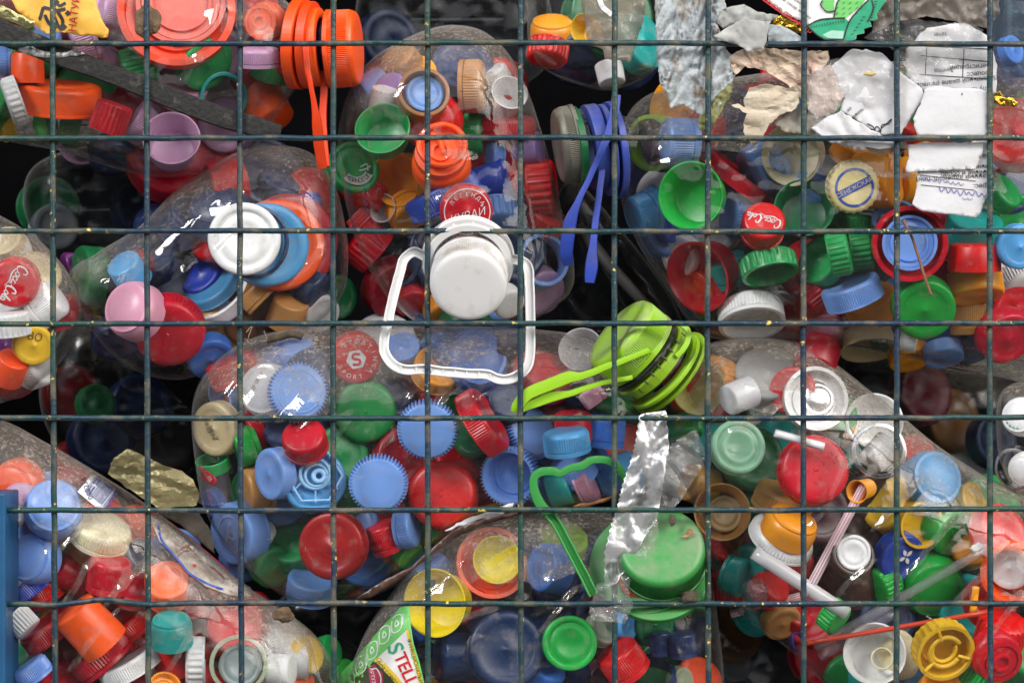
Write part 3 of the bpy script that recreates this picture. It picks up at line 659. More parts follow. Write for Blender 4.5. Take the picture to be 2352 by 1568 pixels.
make_bottle('B4', 'large_bottle', 'large clear bottle at the upper right half covered by torn paper', [(1424, 330), (1450, 250), (1520, 205), (1640, 185), (1900, 150), (2200, 140), (2420, 160), (2500, 420), (2480, 800), (2420, 890), (2300, 868), (2150, 836), (2040, 812), (1900, 792), (1760, 782), (1640, 778), (1590, 750), (1530, 660), (1470, 570), (1432, 480), (1420, 400)], (1620, 470), (2350, 500), 12, 68, dent=2.2, seed=4, grooves=[(1620, 520, 1560, 690, 10, -3), (1760, 680, 2000, 705, 7, -3), (1920, 395, 2110, 415, 5, -4), (1640, 345, 1730, 352, 8, -5), (1500, 400, 1440, 500, 7, -4), (1640, 600, 1590, 680, 6, -4), (2280, 430, 2240, 500, 6, -3)])
make_bottle('B5', 'clear_bottle', 'dusty clear bottle at the left with a big white lid pressed inside', [(158, 640), (180, 605), (230, 575), (320, 520), (400, 440), (500, 370), (600, 335), (700, 345), (760, 400), (790, 500), (800, 600), (780, 690), (700, 760), (600, 815), (500, 850), (400, 872), (310, 850), (240, 800), (190, 730)], (300, 690), (660, 560), 22, 56, dent=1.7, seed=5, matr=SHELL_CLEAN, grooves=[(285, 560, 265, 690, 8, -5), (290, 490, 215, 560, 6, -5), (600, 760, 760, 560, 7, -2), (560, 520, 480, 610, 6, -3), (440, 600, 400, 660, 7, -4)])
make_bottle('B6', 'clear_bottle', 'clear bottle end at the far left with a red scripted cap inside', [(-110, 480), (-20, 488), (60, 530), (120, 580), (165, 640), (186, 700), (180, 760), (140, 830), (80, 890), (20, 920), (-80, 930), (-140, 800), (-150, 620)], (-80, 700), (60, 710), 20, 48, dent=1.8, seed=6)
make_bottle('B7', 'large_bottle', 'large clear bottle in the middle packed with light blue toothed caps', [(440, 960), (452, 890), (490, 832), (560, 785), (660, 755), (780, 745), (950, 748), (1150, 752), (1330, 770), (1460, 830), (1510, 930), (1500, 1040), (1420, 1140), (1280, 1168), (1150, 1190), (1060, 1225), (985, 1290), (900, 1350), (800, 1385), (700, 1388), (620, 1350), (560, 1300), (500, 1230), (465, 1150), (448, 1060)], (640, 1080), (1320, 950), 13, 64, dent=2.4, seed=7, grooves=[(720, 905, 650, 985, 11, -5), (800, 975, 765, 1040, 6, -4), (905, 985, 885, 1050, 5, -4), (960, 890, 925, 950, 5, -4), (1035, 900, 1000, 960, 5, -4), (1110, 890, 1085, 950, 5, -3), (740, 950, 660, 1010, 8, -4), (620, 1100, 600, 1240, 7, 4), (1265, 900, 1230, 950, 5, -4), (560, 830, 490, 930, 7, -4)])
make_bottle('B8', 'large_bottle', 'dusty clear bottle at the lower left with a barcode sticker and red caps', [(-120, 940), (0, 962), (110, 1018), (220, 1082), (340, 1160), (450, 1245), (560, 1340), (660, 1405), (710, 1460), (735, 1560), (740, 1700), (500, 1780), (100, 1780), (-140, 1700), (-180, 1300)], (0, 1230), (420, 1640), 11, 60, dent=1.8, seed=8, grooves=[(122, 1250, 40, 1375, 7, -5), (220, 1285, 140, 1420, 7, -5), (290, 1330, 230, 1430, 6, -4), (280, 1390, 150, 1570, 7, -5), (100, 1445, 60, 1530, 6, -4), (450, 1450, 380, 1568, 6, -4), (180, 1215, 130, 1290, 5, -4), (330, 1300, 270, 1380, 5, -3)])
make_bottle('B9', 'large_bottle', 'large clear bottle at the lower right with drinking straws and mixed caps', [(1508, 960), (1530, 880), (1600, 800), (1720, 775), (1850, 790), (1940, 850), (1990, 890), (2060, 945), (2150, 1020), (2250, 1085), (2400, 1170), (2520, 1300), (2520, 1650), (2300, 1740), (2050, 1700), (1900, 1575), (1850, 1525), (1760, 1450), (1690, 1405), (1655, 1370), (1636, 1310), (1610, 1200), (1560, 1100), (1515, 1030)], (1720, 1000), (2200, 1440), 12, 64, dent=2.0, seed=9, grooves=[(2125, 1100, 2000, 1240, 7, -5), (2205, 1185, 2070, 1350, 7, -5), (2330, 1260, 2190, 1400, 7, -5), (1955, 1050, 1900, 1180, 6, -4), (1720, 890, 1850, 900, 12, -4), (2352, 1370, 2260, 1490, 6, -5), (1790, 940, 1690, 1010, 9, -3), (1700, 975, 1640, 1040, 7, -4), (1900, 1180, 1840, 1230, 5, -3), (2010, 1290, 1900, 1400, 6, -4)])
make_bottle('B10', 'large_bottle', 'clear bottle at the bottom centre with a green printed label and navy lids', [(1000, 1250), (1080, 1200), (1190, 1178), (1320, 1170), (1450, 1180), (1560, 1220), (1630, 1330), (1650, 1430), (1660, 1600), (1600, 1720), (1200, 1760), (900, 1740), (780, 1660), (795, 1568), (840, 1450), (900, 1360), (950, 1300)], (1060, 1420), (1420, 1500), 22, 54, dent=2.2, seed=10, grooves=[(1340, 1300, 1250, 1350, 11, -5), (1150, 1400, 1030, 1440, 7, -3), (1330, 1350, 1230, 1480, 6, -4), (1100, 1460, 1050, 1530, 6, -3), (1200, 1230, 1120, 1290, 6, -3)])
make_bottle('B11', 'clear_bottle', 'clear bottle edge with yellow and green caps behind the lower left bottle', [(600, 1400), (670, 1415), (730, 1465), (775, 1540), (800, 1620), (790, 1700), (650, 1740), (560, 1600)], (640, 1500), (690, 1620), 40, 34, dent=1.2, seed=11)
make_bottle('B12', 'blue_bottle', 'pale blue bottle showing only its end at the upper right corner', [(2290, -60), (2400, -80), (2440, 60), (2400, 190), (2350, 212), (2300, 190), (2278, 120), (2276, 20)], (2360, 0), (2360, 110), 30, 36, dent=1.4, seed=12, matr=clearish('blue_bottle_shell', (.62, .76, .9), .12, (.45, .55, .66), dust=.5, bump=.3))
make_bottle('B14', 'clear_bottle', 'clear bottle neck with white closures at the right edge', [(2300, 900), (2380, 880), (2450, 960), (2450, 1120), (2380, 1170), (2320, 1110), (2290, 1020)], (2380, 960), (2380, 1080), 34, 30, dent=1., seed=14)
# bottles further back in the heap, the dark of the gaps put into their shell tint
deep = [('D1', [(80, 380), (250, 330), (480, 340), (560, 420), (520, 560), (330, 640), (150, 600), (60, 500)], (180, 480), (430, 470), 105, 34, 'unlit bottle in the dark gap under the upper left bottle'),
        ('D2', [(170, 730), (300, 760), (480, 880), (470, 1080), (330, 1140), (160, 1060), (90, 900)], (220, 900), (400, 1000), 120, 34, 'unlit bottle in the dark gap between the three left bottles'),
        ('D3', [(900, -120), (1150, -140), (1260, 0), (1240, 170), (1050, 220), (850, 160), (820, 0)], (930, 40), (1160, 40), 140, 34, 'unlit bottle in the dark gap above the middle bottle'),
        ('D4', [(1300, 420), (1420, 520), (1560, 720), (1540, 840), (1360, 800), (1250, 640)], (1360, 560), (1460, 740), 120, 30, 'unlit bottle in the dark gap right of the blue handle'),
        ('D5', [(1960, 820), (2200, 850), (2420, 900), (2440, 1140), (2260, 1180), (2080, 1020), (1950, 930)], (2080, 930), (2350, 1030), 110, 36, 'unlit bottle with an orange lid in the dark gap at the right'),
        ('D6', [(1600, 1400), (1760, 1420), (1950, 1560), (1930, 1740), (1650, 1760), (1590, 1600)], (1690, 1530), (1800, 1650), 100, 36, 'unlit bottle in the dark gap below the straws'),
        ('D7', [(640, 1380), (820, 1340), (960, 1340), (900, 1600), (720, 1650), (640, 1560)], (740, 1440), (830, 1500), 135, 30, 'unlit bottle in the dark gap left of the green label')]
for i, (k, ol, A_, B_, fr, T_, lb) in enumerate(deep): make_bottle(k, 'dim_bottle', lb, ol, A_, B_, fr, T_, matr=SHELL_SHADED, seed=20 + i, dent=3.)

# ---- necks, caps and carry handles of the big bottles
def part_cap(root, kind, col, c, x, y, dia, a, t, d, op=False, h=None, name='cap', squash=1.):
    u, v = P(c, x, y); return put_cap(kind, col, u, v, dia * (S if c else 1), a, t, d, op, h, name, root, squash)
def ring_part(root, name, u, v, r0, r1, a, t, d, hmm, m, seg=64, slots=0):
    """a moulded collar: inner radius r0, outer r1 (photo px) square in section, open towards (a, t)"""
    n = axis_of(a, t); q = rot_from(n); c = W(u, v, d); V = []; F = []
    R0, R1 = px(r0, d), px(r1, d)
    for j in range(seg):
        g_ = 2 * PI * j / seg; cs, sn = math.cos(g_), math.sin(g_)
        for r, z in ((R0, 0), (R1, 0), (R1, -hmm * .001), (R0, -hmm * .001)): V.append(c + q @ Vector((r * cs, r * sn, z)))
    for j in range(seg):
        k = (j + 1) % seg
        for i in range(4): F.append((j * 4 + i, j * 4 + (i + 1) % 4, k * 4 + (i + 1) % 4, k * 4 + i))
    o = mesh_obj(name, V, F, m, root, smooth=False); b = o.modifiers.new('bevel', 'BEVEL'); b.width = .0006; b.segments = 2
    return o
# white cap and handle, middle bottle
r = BOT['B2']['root']; WH = plastic('white', .42, weather=.45)
part_cap(r, 'B', 'white*', 5, 888, 432, 520, -90, 22, -9, h=.50)
ring_part(r, 'collar', 1075, 600, 88, 107, -90, 26, 14, 5, WH)
ring_part(r, 'collar_rim', 1075, 611, 84, 103, -90, 26, 7.5, 3, WH)
for k in range(14):
    g_ = 2 * PI * k / 14 + .1; n_ = axis_of(-90, 26); q_ = rot_from(n_)
    c_ = W(1075, 604, 11); a_ = c_ + q_ @ Vector((px(86, 10) * math.cos(g_), px(86, 10) * math.sin(g_), .0005)); b_ = c_ + q_ @ Vector((px(104, 10) * math.cos(g_), px(104, 10) * math.sin(g_), .0005))
    V, F = tube([a_, (a_ + b_) / 2, b_], .0009, 6); mesh_obj('collar_spoke', V, F, WH, r)
V, F = tube([W(1075, 575, 34), W(1075, 600, 22), W(1075, 620, 10)], px(74, 20), 32, caps=False); mesh_obj('neck', V, F, SHELL, r)
hp = [(588, 226), (520, 200), (455, 250), (430, 330), (385, 500), (350, 660), (322, 790), (330, 880), (390, 960), (480, 990), (590, 985), (760, 1005), (900, 1015), (1010, 1020), (1090, 1050), (1180, 1045), (1270, 985), (1300, 890), (1302, 700), (1298, 420), (1285, 300), (1245, 262), (1190, 250)]
def hpath(pts, c, d0, d1): 
    L = len(pts); return [P(c, *p) + (d0 + (d1 - d0) * math.sin(PI * i / (L - 1)),) for i, p in enumerate(pts)]
strip('carry_handle', hpath(hp, 5, 13, 5.5), 23, 3.2, WH, r, n=6)
# raised rims along both edges of the handle
def offset_pts(pts, off):
    sp = [np.array(p, float) for p in pts]; out = []
    for i, p in enumerate(sp):
        t = sp[min(i + 1, len(sp) - 1)][:2] - sp[max(i - 1, 0)][:2]; t /= np.hypot(*t); out.append((p[0] - t[1] * off, p[1] + t[0] * off, p[2] - 1.6))
    return out
hh_ = hpath(hp, 5, 13, 5.5)
for s_ in (-1, 1): strip('handle_rim', offset_pts(hh_, 9.3 * s_), 4.5, 3.4, WH, r, n=6)
for (x, y) in ((640, 990), (720, 1000), (800, 1008), (880, 1016), (960, 1022), (1040, 1036), (540, 990), (440, 985)):
    u, v = P(5, x, y); strip('handle_rib', [(u - 2, v - 8, 4.0), (u, v, 4.0), (u + 1, v + 9, 4.0)], 3, 2, WH, r, n=3)
# orange neck, cap and handle, top left bottle
r = BOT['B1']['root']; OR = plastic('orange')
V, F = tube([W(660, 105, 45), W(720, 108, 42), W(790, 110, 40)], px(64, 40), 32, caps=False); mesh_obj('neck', V, F, clearish('navy_neck', (.05, .08, .3), .3, (.02, .03, .2)), r)
part_cap(r, 'B', 'orange', 0, 790, 112, 176, 2, 84, 38, h=.40, name='cap')
ring_part(r, 'collar', 741, 108, 66, 90, 2, 82, 38, 5, OR)
ring_part(r, 'collar', 722, 104, 66, 100, -3, 80, 38, 5, OR)
ring_part(r, 'collar', 699, 102, 66, 104, -5, 78, 38, 6, OR)
strip('carry_handle', [(703, 95, 13), (706, 150, 12), (713, 190, 12), (722, 240, 13), (729, 290, 14), (733, 340, 17), (741, 386, 20)], 17, 3.4, OR, r, widths=[18, 15, 12, 14, 24, 24, 22])
strip('carry_handle', [(749, 384, 26), (744, 330, 30), (742, 270, 34), (744, 200, 36), (744, 140, 36)], 18, 3, OR, r)
# dusty cap, blue collar and blue handle on the neck of the upper right bottle
r = BOT['B4']['root']; BL = plastic('royal', .42, weather=.55); BL2 = BL
V, F = tube([W(1300, 325, 46), W(1370, 335, 44), W(1450, 350, 46)], px(78, 40), 36, caps=False); mesh_obj('neck', V, F, SHELL, r)
part_cap(r, 'B', 'grime*', 2, 1548, 975, 520, 189, 83, 36, h=.26, name='cap')
part_cap(r, 'N', 'dgreen', 2, 1612, 985, 545, 189, 80, 36, h=.10, name='tamper_band')
ring_part(r, 'collar', *P(2, 1690, 990), 60, 98, 189, 80, 38, 7, BL)
ring_part(r, 'collar', *P(2, 1790, 1010), 60, 106, 188, 80, 38, 3, BL)
ring_part(r, 'collar', *P(2, 1840, 1010), 60, 112, 188, 79, 40, 4, BL)
strip('carry_handle', [P(2, 1880, 640) + (16,), P(2, 1850, 830) + (14,), P(2, 1790, 990) + (12,), P(2, 1700, 1190) + (12,), P(2, 1620, 1360) + (12,), P(2, 1570, 1500) + (14,), P(2, 1545, 1690) + (18,), P(2, 1560, 1770) + (22,)], 18, 3, BL2, r, widths=[22, 22, 18, 14, 16, 30, 30, 24])
strip('carry_handle', [P(2, 1790, 1100) + (22,), P(2, 1765, 1300) + (20,), P(2, 1740, 1480) + (19,), P(2, 1725, 1640) + (17,), P(2, 1712, 1780) + (15,), P(2, 1700, 1895) + (15,)], 16, 3, BL2, r, widths=[15, 15, 16, 18, 30, 22])
# lime cap, collar rings and handle
r = BOT['B9']['root']; LM = plastic('lime', .42, weather=.3)
part_cap(r, 'B', 'lime*', 5, 1962, 800, 585, 139, 74, 27, h=.38, name='cap')
part_cap(r, 'N', 'black', 5, 2070, 893, 575, 139, 74, 27, h=.05, name='dark_gasket')
ring_part(r, 'collar', *P(5, 2098, 918), 70, 103, 139, 74, 27, 6, LM)
part_cap(r, 'N', 'black', 5, 2150, 958, 585, 139, 73, 28, h=.055, name='dark_gasket')
ring_part(r, 'collar', *P(5, 2195, 990), 72, 108, 139, 72, 29, 2.5, LM)
ring_part(r, 'flange', *P(5, 2228, 1002), 60, 114, 141, 70, 33, 2.2, LM)
for k in range(9):
    g_ = (k - 4) / 4.0; u, v = P(5, 2150 - g_ * 215 * .76 * -1, 955 - g_ * 215); strip('collar_tooth', [(u, v, 2 + 16 * g_ * g_), (u + 9, v + 8, 2 + 16 * g_ * g_)], 4, 3, plastic('black'), r, n=2)
strip('carry_handle', [P(5, 2100, 858) + (2.5,), P(5, 1960, 915) + (3,), P(5, 1820, 965) + (3.5,), P(5, 1650, 1030) + (4.5,), P(5, 1560, 1040) + (4.8,), P(5, 1420, 1095) + (5,), P(5, 1290, 1150) + (5,), P(5, 1215, 1230) + (5,), P(5, 1200, 1272) + (6,)], 18, 3, LM, r, widths=[13, 14, 16, 18, 28, 29, 29, 26, 18])
strip('carry_handle', [P(5, 1990, 1040) + (7,), P(5, 1800, 1075) + (8,), P(5, 1690, 1108) + (8,), P(5, 1560, 1150) + (8,), P(5, 1440, 1170) + (8,), P(5, 1330, 1215) + (8,), P(5, 1235, 1260) + (8,)], 16, 3, LM, r, widths=[11, 12, 14, 16, 26, 22, 14])
strip('handle_hinge', [P(6, 20, 900) + (5,), P(6, 60, 860) + (5,), P(6, 95, 800) + (6,), P(6, 100, 730) + (8,), P(6, 60, 690) + (10,)], 13, 3, LM, r)
# green cap, collar and handle, bottom centre bottle
r = BOT['B10']['root']; GR = plastic('leafgreen', .42, weather=.45)
part_cap(r, 'B', 'leafgreen*', 0, 1519, 1252, 204, 98, 31, 0.5, h=.42, name='cap')
ring_part(r, 'collar', 1480, 1290, 88, 128, 110, 30, 17, 5, GR)
ring_part(r, 'flange', 1510, 1322, 90, 118, 98, 38, 17, 4, GR)
gp = [(1728, 975), (1660, 840), (1560, 650), (1480, 500), (1425, 430), (1370, 370), (1330, 280), (1325, 200), (1365, 155), (1450, 145), (1500, 160), (1570, 130), (1650, 110), (1710, 75), (1800, 70), (1870, 100), (1915, 160), (1950, 225)]
strip('carry_handle', hpath(gp, 8, 7, 6), 24, 3.4, GR, r, n=6, widths=[22, 24, 25, 26, 22, 24, 22, 20, 20, 20, 18, 18, 20, 18, 18, 20, 20, 18])
for s_ in (-1, 1): strip('handle_rim', offset_pts(hpath(gp[:5], 8, 6, 6), 9 * s_), 5, 3, GR, r, n=6)
# ------------------------------------------------------------------ the caps, bottle by bottle
# (kind[o = open side seen], colour, crop, x, y, diameter, tilt direction, tilt, extra depth mm, label[, options])
REF = {}
def fill(key, rows):
    for r_ in sorted(rows, key=lambda r_: r_[8] + (100 if len(r_) > 10 and 'into' in r_[10] else 0)):
        kw = dict(r_[10]) if len(r_) > 10 else {}
        if 'into' in kw: kw['into'] = REF[kw['into']]
        ref = kw.pop('ref', None); o = in_bottle(key, *r_[:10], **kw)
        if ref: REF[ref] = o
fill('B1', [
 ('Lo', 'orange', 0, 405, 22, 265, 60, 14, 0, 'big orange lid with a pink disc inside, behind the mud clump', {'ref': 'biglid', 'h': .2}),
 ('Fo', 'salmon', 0, 415, 5, 205, 60, 14, 5, 'pink disc sitting inside the big orange lid', {'h': .1, 'into': 'biglid'}),
 ('P', 'orange', 1, 1735, 150, 270, 200, 22, 3, 'orange spout cap right of the white streak at the top'),
 ('S', 'royal', 1, 1955, 170, 190, 0, 70, 14, 'royal blue cap next to the orange spout cap'),
 ('S', 'lilac', 1, 730, 90, 250, 170, 68, 3, 'pale lilac ribbed cap right of the torn orange label'),
 ('S', 'lilac', 1, 560, 270, 330, 200, 80, 5, 'lilac ribbed cap directly under the torn orange label'),
 ('S', 'lilac', 1, 700, 385, 250, 240, 76, 8, 'lilac cap between the black strap and the topmost wire'),
 ('K', 'green', 1, 930, 440, 250, 195, 82, 2, 'green ribbed cap lying above the black strap', {'h': .95}),
 ('L', 'green', 1, 1400, 440, 390, -40, 52, 2, 'smooth green lid tilted under the white highlight, upper left bottle'),
 ('S', 'lilac', 1, 1735, 385, 280, 90, 76, 4, 'lilac cap with two small dark letters on its side', {'h': .45}),
 ('Ro', 'teal', 1, 1505, 650, 330, -15, 24, 2, 'teal open ring above the right end of the strap', {'h': .4}),
 ('T', 'orange', 1, 185, 455, 225, 90, 84, 2, 'orange red cylinder at the far left under the strap', {'h': .9}),
 ('S', 'lblue', 1, 20, 400, 200, 180, 80, 3, 'light blue cap at the left edge beside the orange cylinder'),
 ('K', 'white', 1, 95, 680, 330, 200, 80, 0, 'white coarse ribbed ring cap at the left edge', {'h': .32}),
 ('L', 'orange', 1, 400, 660, 560, 85, 76, 2, 'wide shiny orange lid seen from its edge under the strap', {'h': .33}),
 ('K', 'red', 1, 745, 790, 240, 70, 84, 0, 'small bright red ribbed cap under the strap', {'h': .85}),
 ('S', 'green', 1, 470, 840, 260, 170, 78, 10, 'green cap half hidden below the wide orange lid'),
 ('S', 'yellow', 1, 40, 860, 180, 200, 70, 12, 'yellow cap at the left edge under the white ring cap'),
 ('S', 'bgreen', 1, 260, 850, 180, 200, 50, 14, 'dull green cap beside the yellow one at the far left'),
 ('Co', 'lilac', 1, 1150, 925, 370, 75, 22, 2, 'large open lilac cap at the bottom of the upper left bottle', {'h': .6}),
 ('S', 'lilac', 1, 960, 830, 300, 150, 74, 5, 'lilac cap left of the large open lilac cap'),
 ('L', 'red', 1, 1200, 960, 720, 60, 20, 16, 'wide red lid behind the large open lilac cap'),
 ('L', 'dred', 1, 850, 620, 420, 60, 30, 18, 'dark red lid behind the middle of the strap'),
 ('T', 'orange', 1, 1780, 730, 330, -60, 70, 8, 'orange red cap at the right shoulder of the upper left bottle'),
 ('S', 'dred', 1, 1930, 420, 190, 0, 60, 16, 'dark red cap at the shoulder by the orange handle'),
 ('L', 'navy', 1, 760, 1030, 330, -80, 60, 14, 'navy blue lid at the bottom of the upper left bottle'),
 ('Ro', 'lilac', 1, 560, 960, 330, -60, 38, 14, 'faint lilac ring at the lower left of the strap'),
 ('L', 'pink', 1, 1230, 540, 360, 60, 40, 12, 'pink lid behind the green lid and the strap'),
 ('D', 'lilac', 1, 1080, 240, 300, 70, 30, 12, 'lilac domed cap below the big orange lid'),
 ('S', 'lblue', 1, 290, 230, 220, 100, 50, 8, 'light blue cap behind the gold foil strip'),
 ('D', 'lilac', 1, 720, 40, 300, 80, 30, 16, 'grey lilac domed cap at the top between the label and the orange lid'),
 ('S', 'dred', 1, 1730, 560, 260, -40, 50, 20, 'dull red cap right of the teal open ring'),
])
fill('B2', [
 ('Ro', 'brown', 2, 590, 615, 350, 60, 18, 1, 'brown ring with a dusty blue cap inside it', {'h': .5, 'ref': 'bring'}),
 ('F', 'lblue', 2, 595, 625, 262, 60, 18, 5, 'dusty blue cap stuck inside the brown ring', {'h': .2, 'into': 'bring'}),
 ('S', 'tan', 2, 915, 580, 355, 0, 84, 3, 'tan ribbed cap on its side at the top of the middle bottle', {'h': .46}),
 ('Co', 'white', 2, 1165, 620, 240, 60, 28, 0, 'white conical spout standing on a red ribbed cap', {'h': .9}),
 ('S', 'white', 2, 1060, 520, 220, 120, 70, 9, 'white cap behind the white conical spout'),
 ('S', 'red', 2, 1145, 840, 385, 88, 80, 0, 'red ribbed cap under the white conical spout', {'h': .33}),
 ('S', 'purple', 2, 350, 560, 210, 120, 40, 7, 'dusty purple cap at the upper left of the middle bottle'),
 ('T', 'white', 2, 320, 660, 190, 80, 70, 6, 'white cap edge between the purple and the green open cap'),
 ('Co', 'green', 2, 310, 860, 360, 110, 24, 0, 'green open cap at the upper left of the middle bottle', {'h': .5}),
 ('P', 'orange', 2, 700, 1010, 400, 90, 24, 0, 'orange flip cap with a hoop, crossed by two wires', {'ref': 'flip'}),
 ('S', 'green', 2, 920, 890, 300, 0, 80, 8, 'green cap behind the orange flip cap'),
 ('T', 'purple', 2, 1250, 1005, 235, 5, 72, 0, 'purple cylinder cap at the right of the middle bottle', {'h': 1.1}),
 ('S', 'lblue', 2, 1060, 1040, 170, 180, 60, 6, 'small light blue cap left of the purple cylinder'),
 ('K', 'red', 2, 1385, 1270, 380, 5, 84, 1, 'tall red ribbed cap at the right edge of the middle bottle', {'h': .5}),
 ('K', 'red', 2, 1410, 1480, 260, 60, 60, 1, 'red cap at the lower right, under the tall red ribbed one'),
 ('P', 'red', 2, 1210, 1250, 260, 60, 40, 9, 'red spout cap between the blue cap and the red ribbed cap'),
 ('W', 'royal', 2, 720, 1320, 520, 118, 84, .5, 'wide royal blue ribbed cap on edge in the middle bottle', {'h': .30}),
 ('T', 'royal', 2, 1060, 1230, 290, 20, 70, 1, 'royal blue cylinder cap touching the wide blue cap', {'h': .8}),
 ('Co', 'amber', 2, 400, 1200, 360, 200, 30, 1, 'amber open cap at the left of the middle bottle', {'h': .6}),
 ('F', 'green', 2, 130, 1115, 360, 30, 30, 0, 'green cap with a white lettered band, left edge of middle bottle', {'ref': 'cher'}),
 ('S', 'red', 2, 185, 1295, 290, 245, 74, 0, 'red ribbed cap partly over the lettered green cap', {'h': .55}),
 ('Co', 'milk', 2, 310, 1395, 190, 160, 30, 0, 'small milky open cap under the red ribbed cap'),
 ('K', 'red', 2, 190, 1490, 170, 45, 84, 0, 'small red ribbed cap at the left edge, middle bottle', {'h': 1.0}),
 ('S', 'amber', 2, 520, 1480, 300, -60, 50, 6, 'amber cap left of the red lettered cap'),
 ('L', 'red', 2, 880, 1420, 350, -60, 12, -2, 'red cap with white lettering above the white carry handle', {'ref': 'kubai'}),
 ('K', 'red', 5, 205, 150, 330, 140, 80, 1, 'long red ribbed cap left of the white carry handle', {'h': .6}),
 ('Ro', 'navy', 5, 400, 250, 390, 170, 30, 3, 'navy ring with a white cap inside, beside the handle', {'h': .5, 'ref': 'nring'}),
 ('F', 'white', 5, 470, 260, 200, 170, 30, 7, 'white cap seen inside the navy ring', {'into': 'nring'}),
 ('L', 'navy', 5, 1180, 170, 480, 60, 20, 10, 'dim navy lid right of the big white cap'),
 ('Ro', 'lblue', 5, 1400, 250, 360, 20, 25, 2, 'dusty pale blue open ring at the right edge of the handle', {'h': .35}),
 ('S', 'red', 5, 520, 560, 240, -70, 50, 6, 'red cap low between the handle and the white cap'),
 ('S', 'amber', 5, 720, 640, 240, -70, 50, 8, 'amber cap just below the big white cap'),
 ('S', 'white', 5, 1170, 560, 220, -50, 40, 6, 'greyish white cap at the lower right of the big white cap'),
 ('L', 'lilac', 5, 1400, 480, 320, -40, 40, 10, 'greyish lilac lid at the lower right of the middle bottle'),
 ('L', 'dgreen', 5, 880, 690, 380, -80, 60, 8, 'dark green lid at the very bottom of the middle bottle'),
 ('L', 'navy', 2, 850, 420, 420, 80, 30, 20, 'dark blue lid under the dust near the top of the middle bottle'),
 ('L', 'navy', 5, 760, 200, 560, 30, 20, 24, 'navy lid hidden behind the big white cap'),
 ('S', 'tan', 2, 400, 370, 260, 130, 50, 14, 'dusty tan cap near the top left of the middle bottle'),
 ('L', 'red', 2, 1280, 1130, 420, 40, 40, 22, 'red lid hidden behind the purple cylinder'),
 ('L', 'dred', 5, 420, 470, 420, -40, 40, 16, 'dark red lid inside the left bend of the handle'),
])
fill('B3', [
 ('D', 'amber', 2, 1450, 190, 300, 90, 60, 8, 'dim amber cap in the top centre bottle'),
 ('K', 'red', 2, 1420, 350, 270, -100, 70, 4, 'dim red ribbed cap under the amber one, top centre'),
 ('Co', 'yellow', 2, 1650, 190, 190, 180, 40, 4, 'yellow open cap left of the brown wrapper strip'),
 ('T', 'white', 2, 1840, 500, 190, -80, 70, 4, 'pale grey cap at the bottom of the top centre bottle'),
 ('L', 'teal', 2, 2080, 270, 400, 20, 50, 8, 'teal lid right of the brown wrapper strip'),
 ('L', 'navy', 2, 1640, 420, 460, -80, 50, 14, 'dark lid at the bottom of the top centre bottle'),
 ('L', 'navy', 2, 2010, 470, 360, -60, 50, 10, 'dark blue lid under the teal one, top centre bottle'),
 ('L', 'dgreen', 2, 1860, 100, 600, 20, 20, 26, 'dark green lid deep in the top centre bottle'),
])
